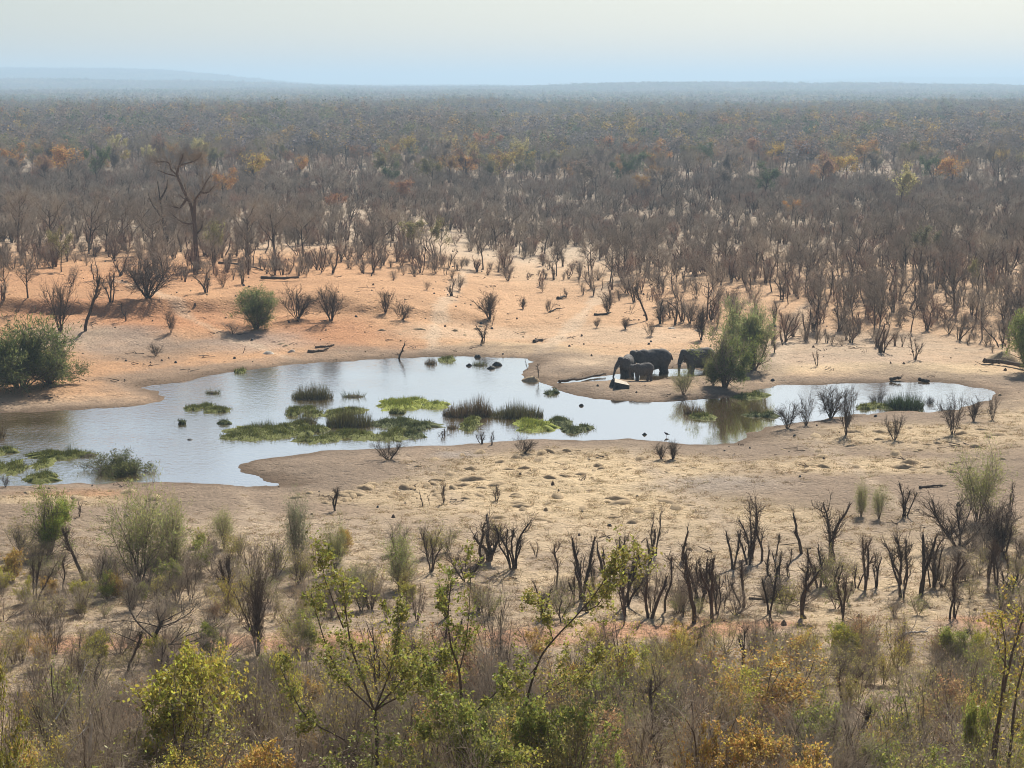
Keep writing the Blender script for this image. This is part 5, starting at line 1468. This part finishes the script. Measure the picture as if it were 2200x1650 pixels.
# dry clods and dung lumps on the near flat, each its own
g6 = np.random.default_rng(66)
CL = [lump(2000 + i, 1.0, 0.8, 0.55, 6, 11, 0.3, 2.2).mesh('clod', [M_CLOD], True) for i in range(6)]
areas = [(1180, 1010, 330, 45, 80, 'in the straw patch below the pool'), (880, 1050, 120, 22, 34, 'in the straw patch left of centre'), (1250, 1085, 330, 40, 50, 'on the straw flat above the stumps'),
         (1900, 985, 260, 40, 40, 'on the straw flat at the right'), (180, 1068, 160, 14, 16, 'on the orange strip at the lower left shore'), (720, 1070, 90, 14, 14, 'beside the bushy dark stump'),
         (950, 712, 180, 14, 22, 'on the sand above the pool'), (600, 745, 200, 14, 10, 'on the red bank'), (1950, 935, 200, 22, 18, 'near the end of the right arm of water')]
for cx, cy, rx, ry, nn, where in areas:
    for q in range(nn):
        r = math.sqrt(g6.uniform()); t = g6.uniform(0, 6.28)
        p = (cx + rx * r * math.cos(t), cy + ry * r * math.sin(t))
        if not (-20 < p[0] < 2220): continue
        c = ground_at(*p)
        if shore(np.array([c[0]]), np.array([c[1]]))[0] < 1.0: continue
        s = g6.uniform(0.15, 1.0) ** 1.3 * (1.05 if cy > 900 else 0.7)
        o = obj('clod', CL[int(g6.integers(0, 6))], None, (c[0], c[1], c[2] - 0.04), g6.uniform(0, 6.28), (s * g6.uniform(1.1, 2.0), s, max(s, 0.3) * g6.uniform(0.28, 0.6)),
                'lumpy dry clod %s' % where, 'clod', 'clods %s' % where)
        later(o, p[0], p[1], ('large' if s > 0.6 else 'small' if s < 0.3 else 'medium') + ' dry straw clod')
# ------------------------------------------------------------------ near slope: shrubs in the foreground
def at_y(px, y):
    x = 0.0; z = 0.0
    for _ in range(4):
        c, s = math.cos(PITCH), math.sin(PITCH)
        dep = y * c - (z - CAMZ) * s
        x = (px - 1100) / F * dep
        z = float(height(np.array([x]), np.array([y]))[0])
    return (x, y, z)

def leafy(seed, h, ns, spread, nleaf, size, nb=4, aspect=0.55, clump=0.9, tm=None, twig=12, tl=0.7):
    S, T, p, d = make_shrub(seed, h, ns, nb, twig, tl, spread, 0.026, 0.0045, 2, 0.06)
    Lf = leaf_cloud(p, d, np.random.default_rng(seed + 3), nleaf, size, aspect, 0.04, False, clump)
    return [('stem', S.mesh('stem', [M_STEM])), ('twigs', T.mesh('twigs', [tm or M_TWIG])), ('foliage', Lf.mesh('foliage', [M_LEAF]))]
LEAFY = [leafy(1500 + i, 3.0, [9, 11, 8, 12][i], [0.6, 0.5, 0.75, 0.45][i], [9500, 8500, 9500, 8000][i], 0.08, 5) for i in range(4)]
SPARSE = [leafy(1520 + i, 3.0, [8, 10, 7, 9][i], [0.5, 0.4, 0.65, 0.5][i], [2600, 3300, 2000, 2800][i], 0.07, 4, 0.5, 0.7, [M_TWIG, M_TWIG2, M_TWIG, M_RED][i]) for i in range(4)]
BARE = []
for i in range(4):
    S, T, p, d = make_shrub(1540 + i, 3.0, [9, 12, 8, 10][i], 5, [18, 16, 20, 16][i], 0.8, [0.5, 0.42, 0.7, 0.55][i], 0.024, 0.0042, 3, 0.07)
    BARE.append([('stem', S.mesh('stem', [M_STEM])), ('twigs', T.mesh('twigs', [[M_TWIG2, M_TWIG, M_TWIG2, M_TWIG][i]]))])

def put_y(name, parts, px, y, pytop, label, color=None, wpx=None, cat='shrub', rz=None, group=None):
    loc = at_y(px, y); H = top_h(px, 0, pytop, loc); z, w = nat(parts); s = H / z
    k = 1.0 if wpx is None else (wpx * loc[1] / F) / (2 * w * s)
    return plant(name, parts, loc, s, rz, label, cat, group, k, color)

YG = (0.42, 0.39, 0.065); YG2 = (0.46, 0.38, 0.08); FG = (0.29, 0.31, 0.07); OR2 = (0.50, 0.34, 0.09); OLV = (0.38, 0.33, 0.11); BRN = (0.40, 0.26, 0.13)
put_y('leafy_shrub', LEAFY[0], 385, 46, 1400, 'large yellow green leafy shrub at the bottom left', YG, 300)
put_y('leafy_shrub', LEAFY[1], 445, 50, 1385, 'yellow green upper crown right of the large bottom left shrub', YG2, 160)
put_y('leafy_shrub', LEAFY[2], 5, 40, 1440, 'yellow leafy shrub in the bottom left corner', (0.25, 0.225, 0.04), 200)
put_y('leafy_shrub', LEAFY[3], 1665, 56, 1392, 'orange yellow leafy shrub right of the bottom centre', OR2, 240)
put_y('leafy_shrub', SPARSE[1], 1580, 52, 1440, 'smaller orange tinted shrub left of the orange one', OR2, 130)
put_y('leafy_shrub', LEAFY[2], 1490, 42, 1555, 'small orange and yellow shrub at the bottom right of centre', (0.30, 0.19, 0.04), 110)
put_y('leafy_shrub', LEAFY[1], 1190, 41, 1490, 'green leafy shrub at the bottom centre', FG, 250)
put_y('leafy_shrub', LEAFY[3], 820, 41, 1560, 'green leafy mass under the spreading sapling', FG, 260)
put_y('leafy_shrub', LEAFY[0], 1010, 39, 1500, 'green leafy mass around the straight dark sapling', FG, 240)
put_y('leafy_shrub', SPARSE[0], 840, 57, 1310, 'yellowish leafy shrub behind the spreading sapling', YG2, 240)
put_y('leafy_shrub', SPARSE[3], 1000, 60, 1330, 'brownish leafy shrub behind the straight dark sapling', BRN, 200)
put_y('leafy_shrub', LEAFY[1], 2095, 46, 1490, 'green leaved patch beside the dark stems at the right', FG, 80)
put_y('leafy_shrub', SPARSE[2], 1960, 52, 1420, 'olive yellow shrub in the right foreground', OLV, 260)
put_y('leafy_shrub', LEAFY[2], 1300, 36, 1630, 'bright green tip at the bottom edge right of centre', (0.24, 0.28, 0.05), 140)
put_y('leafy_shrub', LEAFY[3], 2195, 38, 1600, 'yellow leaved sprig in the bottom right corner', (0.33, 0.29, 0.06), 70)
put_y('leafy_shrub', SPARSE[3], 1340, 60, 1330, 'yellowish sprigs beside the black stub on the track', YG2, 140)
put_y('leafy_shrub', SPARSE[1], 620, 52, 1370, 'green yellow shrub left of the spreading sapling', YG, 150)
put_y('bare_shrub', BARE[0], 1500, 44, 1440, 'dense grey mass of bare twigs at the bottom right of centre', None, 320)
put_y('bare_shrub', BARE[2], 1850, 42, 1480, 'wide grey mass of bare twigs at the bottom right', None, 380)
put_y('bare_shrub', BARE[1], 1720, 46, 1500, 'grey brown bare twigs under the orange shrub', None, 240)
put_y('bare_shrub', BARE[1], 150, 48, 1410, 'purplish mass of bare twigs in the left foreground', None, 260)
put_y('bare_shrub', BARE[3], 250, 44, 1480, 'tall bare shrub left of the large yellow green one', None, 180)
put_y('bare_shrub', BARE[0], 1070, 62, 1230, 'tall grey brown bare shrub in front of the vase shaped dead tree', None, 150)
put_y('bare_shrub', BARE[3], 1400, 55, 1420, 'grey twigs below the black stub on the track', None, 200)
put_y('bare_shrub', BARE[2], 640, 46, 1480, 'bare twigs between the big left shrub and the sapling', None, 150)
put_y('bare_shrub', BARE[1], 2020, 56, 1380, 'grey bare shrub right of the red track patch', None, 200)

b = at_y(820, 41)
limbs_tree('sapling', b, [
    ([(812, 1750), (805, 1640), (798, 1562)], 0.05, 0.04, 0),
    ([(798, 1562), (770, 1480), (748, 1400), (738, 1320), (735, 1255)], 0.032, 0.010, 22), ([(738, 1350), (708, 1280), (690, 1225), (675, 1185)], 0.016, 0.006, 12),
    ([(798, 1562), (740, 1520), (690, 1460), (660, 1395), (640, 1340)], 0.026, 0.008, 22), ([(798, 1562), (850, 1500), (880, 1450), (905, 1400)], 0.024, 0.008, 20),
    ([(798, 1562), (830, 1480), (842, 1420), (850, 1370)], 0.022, 0.007, 18), ([(798, 1562), (870, 1520), (920, 1470), (945, 1450)], 0.022, 0.007, 18),
    ([(740, 1590), (660, 1560), (610, 1510), (585, 1470)], 0.022, 0.007, 18)], 0.05, 'spreading green sapling with a fan of thin branches, bottom centre', 1400, 8, 0.5, 0.004, 7500, 0.072, (0.29, 0.29, 0.06), jy=0.8, bm=M_STEM)
b = at_y(1000, 39)
limbs_tree('sapling', b, [
    ([(1000, 1760), (998, 1650), (994, 1560), (986, 1450), (968, 1395), (962, 1330), (968, 1262)], 0.045, 0.010, 14),
    ([(994, 1560), (1040, 1530), (1085, 1500), (1115, 1470)], 0.020, 0.007, 16), ([(994, 1545), (955, 1530), (930, 1490), (912, 1450)], 0.016, 0.006, 16),
    ([(998, 1640), (1060, 1620), (1120, 1590)], 0.018, 0.006, 14), ([(998, 1620), (950, 1600), (910, 1580)], 0.016, 0.006, 12), ([(986, 1450), (1000, 1390), (1008, 1300), (1010, 1200)], 0.014, 0.005, 14)],
    0.045, 'straight dark stemmed sapling at the bottom centre', 1401, 7, 0.45, 0.004, 5000, 0.072, (0.27, 0.28, 0.06), jy=0.6, bm=M_BARK)
b = at_y(1090, 42)
limbs_tree('sapling', b, [
    ([(1085, 1780), (1100, 1650), (1125, 1540), (1155, 1440), (1190, 1390), (1250, 1330), (1300, 1270), (1330, 1205)], 0.036, 0.008, 26),
    ([(1155, 1440), (1120, 1480), (1095, 1500)], 0.014, 0.006, 8), ([(1250, 1330), (1285, 1320), (1310, 1280), (1318, 1240)], 0.014, 0.006, 14), ([(1300, 1270), (1345, 1225), (1390, 1210)], 0.012, 0.005, 12),
    ([(1190, 1390), (1170, 1340), (1150, 1310)], 0.012, 0.005, 12), ([(1125, 1540), (1200, 1480), (1260, 1460), (1290, 1420)], 0.014, 0.005, 18)],
    0.036, 'long leaning sapling branch reaching up to the right of centre', 1402, 7, 0.45, 0.004, 5000, 0.072, (0.33, 0.31, 0.07), jy=0.6, bm=M_STEM)
b = at_y(2140, 44)
limbs_tree('sapling', b, [
    ([(2130, 1760), (2135, 1640), (2145, 1560), (2165, 1440), (2190, 1360), (2215, 1290)], 0.06, 0.014, 18), ([(2125, 1760), (2128, 1600), (2140, 1480), (2140, 1380), (2125, 1300)], 0.04, 0.010, 14),
    ([(2160, 1700), (2180, 1560), (2195, 1470), (2210, 1420)], 0.04, 0.012, 12), ([(2165, 1440), (2150, 1390), (2155, 1330)], 0.016, 0.006, 10)],
    0.06, 'dark many stemmed sapling at the right edge of the foreground', 1403, 7, 0.5, 0.005, 1500, 0.075, (0.40, 0.33, 0.07), jy=0.6)
b = at_y(165, 41)
limbs_tree('dead_tree', b, [
    ([(190, 1760), (192, 1640), (195, 1535)], 0.055, 0.035, 4), ([(192, 1560), (160, 1585), (130, 1600)], 0.02, 0.008, 6),
    ([(120, 1545), (140, 1510), (160, 1475), (165, 1440)], 0.018, 0.007, 6), ([(190, 1555), (170, 1590), (150, 1620), (140, 1650)], 0.022, 0.010, 5)],
    0.055, 'bleached dead tree with white limbs at the bottom left', 1404, 6, 0.6, 0.005, tm=M_TWIG2, bm=M_PALE)

# the rest of the foreground scrub
g7 = np.random.default_rng(71)
PF = jitter_grid(37, 100, 1.75, g7, 0.285, 2.0)
ZF = height(PF[:, 0], PF[:, 1]); fx, fy = to_px(PF[:, 0], PF[:, 1], ZF)
TR = 77.5 + 2.0 * np.sin(PF[:, 0] / 13.0) + PF[:, 0] * 0.02
den = np.where(PF[:, 1] < 74, 0.62, 0.0) + np.where((PF[:, 1] >= 79) & (PF[:, 1] < 84), 0.30, 0.0)
left = 1 - sstep(700, 1150, fx)
den = den + np.where((PF[:, 1] >= 80), left * 0.50 * (1 - sstep(90, 99, PF[:, 1])), 0)
den = den + np.where((PF[:, 1] >= 80) & (PF[:, 1] < 98), sstep(2000, 2150, fx) * 0.18, 0)
den = den * (0.3 + 1.4 * sstep(0.35, 0.62, fbm(PF[:, 0] / 5, PF[:, 1] / 5, 61, 2)))
den = np.where(np.abs(PF[:, 1] - TR) < 2.0, 0, den)
kf = (g7.uniform(0, 1, len(PF)) < den)
nfill = 0
for x, y, z, a, bq in zip(PF[kf, 0], PF[kf, 1], ZF[kf], fx[kf], fy[kf]):
    if nfill >= 520: break
    nfill += 1
    where = 'far left' if a < 440 else 'left' if a < 880 else 'middle' if a < 1320 else 'right' if a < 1760 else 'far right'
    row = 'at the bottom of the picture' if y < 56 else ('below the red track' if y < 76 else 'above the red track')
    u = g7.uniform(); loc = (x, y, z)
    hh = (0.50 + 0.55 * g7.uniform()) if y < 76 else (0.36 + 0.40 * g7.uniform())
    if y > 60 and y < 76: hh *= 0.75
    if y < 56: hh *= 1.0
    if u < 0.34:
        o = plant('twig_bush', BARE[int(g7.integers(0, 4))], loc, hh, None, 'leafless grey twiggy shrub, %s, %s' % (where, row), 'shrub', 'leafless foreground shrubs %s %s' % (where, row), 0.85)
        later(o, a, bq, 'leafless grey twig bush')
    elif u < 0.42:
        j = int(g7.integers(0, 12))
        o = plant('coppiced_stump', COPP[j], loc, hh * 0.85, None, 'dark coppiced stems, %s, %s' % (where, row), 'stump', 'foreground stems %s %s' % (where, row), 0.9)
        later(o, a, bq, 'dark coppiced stems')
    elif u < 0.76:
        c, nm = [(OLV, 'olive'), (BRN, 'brown'), (YG2, 'yellowish')][int(g7.integers(0, 3))]
        o = plant('leafy_shrub', SPARSE[int(g7.integers(0, 4))], loc, hh * 0.9, None, 'thinly leaved %s shrub, %s, %s' % (nm, where, row), 'shrub', '%s shrubs %s %s' % (nm, where, row), 0.9, c)
        later(o, a, bq, 'thinly leaved %s shrub' % nm)
    else:
        c, nm = [(YG, 'yellow green'), (FG, 'green'), (OR2, 'orange')][int(g7.integers(0, 3))]
        o = plant('leafy_shrub', LEAFY[int(g7.integers(0, 4))], loc, hh * 0.85, None, 'full leaved %s shrub, %s, %s' % (nm, where, row), 'shrub', '%s leafy shrubs %s %s' % (nm, where, row), 0.9, c)
        later(o, a, bq, 'full leaved %s shrub' % nm)

# more browsed stumps among the named ones on the right
for q in range(52):
    a, bq = g7.uniform(1150, 2200), g7.uniform(1190, 1350)
    loc = ground_at(a, bq); j = int(g7.choice([0, 1, 2, 3, 6, 8, 10]))
    o = plant('coppiced_stump', COPP[j], loc, g7.uniform(0.22, 0.80), None, 'browsed stump', 'stump', 'browsed stumps on the near right flat', g7.uniform(0.7, 1.0))
    later(o, a, bq, 'brown browsed stump')

# tangled brush under and between the shrubs: no one could count it
TANG = []; TCOL = []
for i in range(7):
    S, T, p, d = make_shrub(1800 + i, 2.4, [8, 10, 12, 7, 9, 11, 8][i], 4, 14, 0.8, [0.9, 0.5, 1.3, 0.7, 1.0, 0.6, 1.6][i], 0.022, 0.0052, 2, [0.06, 0.08, 0.0, 0.05, 0.03, 0.08, -0.03][i])
    prt = [S, T]; mt = [M_STEM, [M_TWIG2, M_TWIG2, M_TWIG, M_TWIG2][i % 4]]; TCOL.append([(0.40, 0.35, 0.12), (0.44, 0.40, 0.08), (0.42, 0.28, 0.13), (0.32, 0.33, 0.09)][i % 4])
    if i in (1, 3, 4):
        prt.append(leaf_cloud(p, d, np.random.default_rng(i), 1700, 0.06, 0.55, 0.05, False, 0.8)); mt.append(leaf_mat('brush leaves %d' % i, TCOL[-1]))
    TANG.append(join(*prt).mesh('brush', mt))
PB = jitter_grid(37, 101, 1.25, g7, 0.285, 2.0)
ZB = height(PB[:, 0], PB[:, 1]); bx_, by_ = to_px(PB[:, 0], PB[:, 1], ZB)
TB = 77.5 + 2.0 * np.sin(PB[:, 0] / 13.0) + PB[:, 0] * 0.02
lf = 1 - sstep(650, 1150, bx_)
db = np.where(PB[:, 1] < 75, 0.26, 0.0) + np.where(PB[:, 1] >= 79.5, 0.34 * lf * (1 - sstep(88, 99, PB[:, 1])) + 0.16 * (1 - sstep(84, 93, PB[:, 1])) + 0.40 * sstep(1950, 2120, bx_) * (1 - sstep(93, 99, PB[:, 1])), 0)
db = db * (0.35 + 1.2 * sstep(0.34, 0.60, fbm(PB[:, 0] / 4, PB[:, 1] / 4, 67, 2)))
kb = (g7.uniform(0, 1, len(PB)) < db)
PB = PB[kb]; ZB = ZB[kb]; m = len(PB)
s_ = g7.uniform(0.30, 0.85, m) * np.where(PB[:, 1] < 60, 1.2, 0.9)
gn_scatter('brush', np.stack([PB[:, 0], PB[:, 1], ZB], 1), g7.uniform(0, 6.28, m), np.stack([s_ * 1.2, s_ * 1.2, s_], 1), g7.integers(0, 7, m), TANG, 'tangled dry brush filling the near slope')

# sticks, dung and pebbles strewn over the banks
LIT = []
for i in range(6):
    g = np.random.default_rng(1900 + i); B = MB()
    if i < 3:
        l1 = lump(1900 + i, 0.30, 0.22, 0.14, 4, 8, 0.3); B.add(l1.V[0], l1.Q[0]); LIT.append(B.mesh('pebble', [[M_ROCK, M_CLOD, M_LOG][i]], True))
    else:
        for q in range(3): B.segs([[g.normal(0, .2), g.normal(0, .2), 0.03]], [[g.normal(0, .5), g.normal(0, .3), g.uniform(.03, .2)]], 0.03, 0.012)
        LIT.append(B.mesh('stick', [[M_BARK, M_LOG, M_STEM][i - 3]]))
PL = jitter_grid(76, 300, 1.5, g7, 0.28, 2); ZL = height(PL[:, 0], PL[:, 1]); dL = shore(PL[:, 0], PL[:, 1])
kl = (dL > 0.5) & (g7.uniform(0, 1, len(PL)) < 0.16 * (0.2 + 1.8 * sstep(0.42, 0.62, fbm(PL[:, 0] / 7, PL[:, 1] / 7, 83, 3))))
PL = PL[kl]; ZL = ZL[kl]; m = len(PL); s_ = g7.uniform(0.3, 1.25, m) ** 1.5
gn_scatter('ground_litter', np.stack([PL[:, 0], PL[:, 1], ZL], 1), g7.uniform(0, 6.28, m), np.stack([s_] * 3, 1), g7.integers(0, 6, m), LIT, 'sticks, dung and pebbles strewn over the banks')

# dry grass on the near flat, one mass
TUFT = []
for i in range(4):
    g = np.random.default_rng(1700 + i); B = MB(); n = 46
    P = np.stack([g.normal(0, 0.16, n), g.normal(0, 0.16, n), np.full(n, -0.02)], 1)
    D = np.stack([g.normal(0, 0.9, n), g.normal(0, 0.9, n), np.ones(n) * 0.7], 1); D /= np.linalg.norm(D, axis=1)[:, None]
    B.blades(P, D, g.uniform(0.12, 0.36, n), 0.012, g)
    TUFT.append(B.mesh('tuft', [M_STRAW]))
PG = jitter_grid(60, 150, 0.62, g7, 0.28, 2)
ZG = height(PG[:, 0], PG[:, 1]); dG = shore(PG[:, 0], PG[:, 1])
cG = soil_colour(PG[:, 0], PG[:, 1], ZG)
straw = sstep(0.30, 0.42, cG[:, 0])
kg = (dG > 1.5) & (g7.uniform(0, 1, len(PG)) < straw * 0.55)
gx, gy_ = to_px(PG[:, 0], PG[:, 1], ZG); kg &= gy_ > 880
PG = PG[kg]; ZG = ZG[kg]; m = len(PG); s_ = g7.uniform(0.5, 1.15, m)
gn_scatter('dry_grass', np.stack([PG[:, 0], PG[:, 1], ZG], 1), g7.uniform(0, 6.28, m), np.stack([s_ * 1.2, s_ * 1.2, s_ * 0.7], 1), g7.integers(0, 4, m), TUFT, 'short straw coloured dry grass on the near flat')
print('fill', nfill, 'grass', m)
label_all()
# ------------------------------------------------------------------ haze: dusty air over the plain
hm, hnt, hout = new_mat('haze')
pv = N(hnt, 'ShaderNodeVolumePrincipled')
pv.inputs['Color'].default_value = (0.58, 0.79, 0.99, 1)
pv.inputs['Density'].default_value = 0.00027
pv.inputs['Anisotropy'].default_value = 0.18
hnt.links.new(pv.outputs[0], hout.inputs['Volume'])
hx, hy0, hy1, hz0, hz1 = 14000, -120, 16200, -22, 125
hv = [(-hx, hy0, hz0), (hx, hy0, hz0), (hx, hy1, hz0), (-hx, hy1, hz0), (-hx, hy0, hz1), (hx, hy0, hz1), (hx, hy1, hz1), (-hx, hy1, hz1)]
hq = [[0, 3, 2, 1], [4, 5, 6, 7], [0, 1, 5, 4], [1, 2, 6, 5], [2, 3, 7, 6], [3, 0, 4, 7]]
obj('haze', mesh_from('haze', hv, hq, None, [hm]), kind='stuff', label='thin blue haze over the plain')
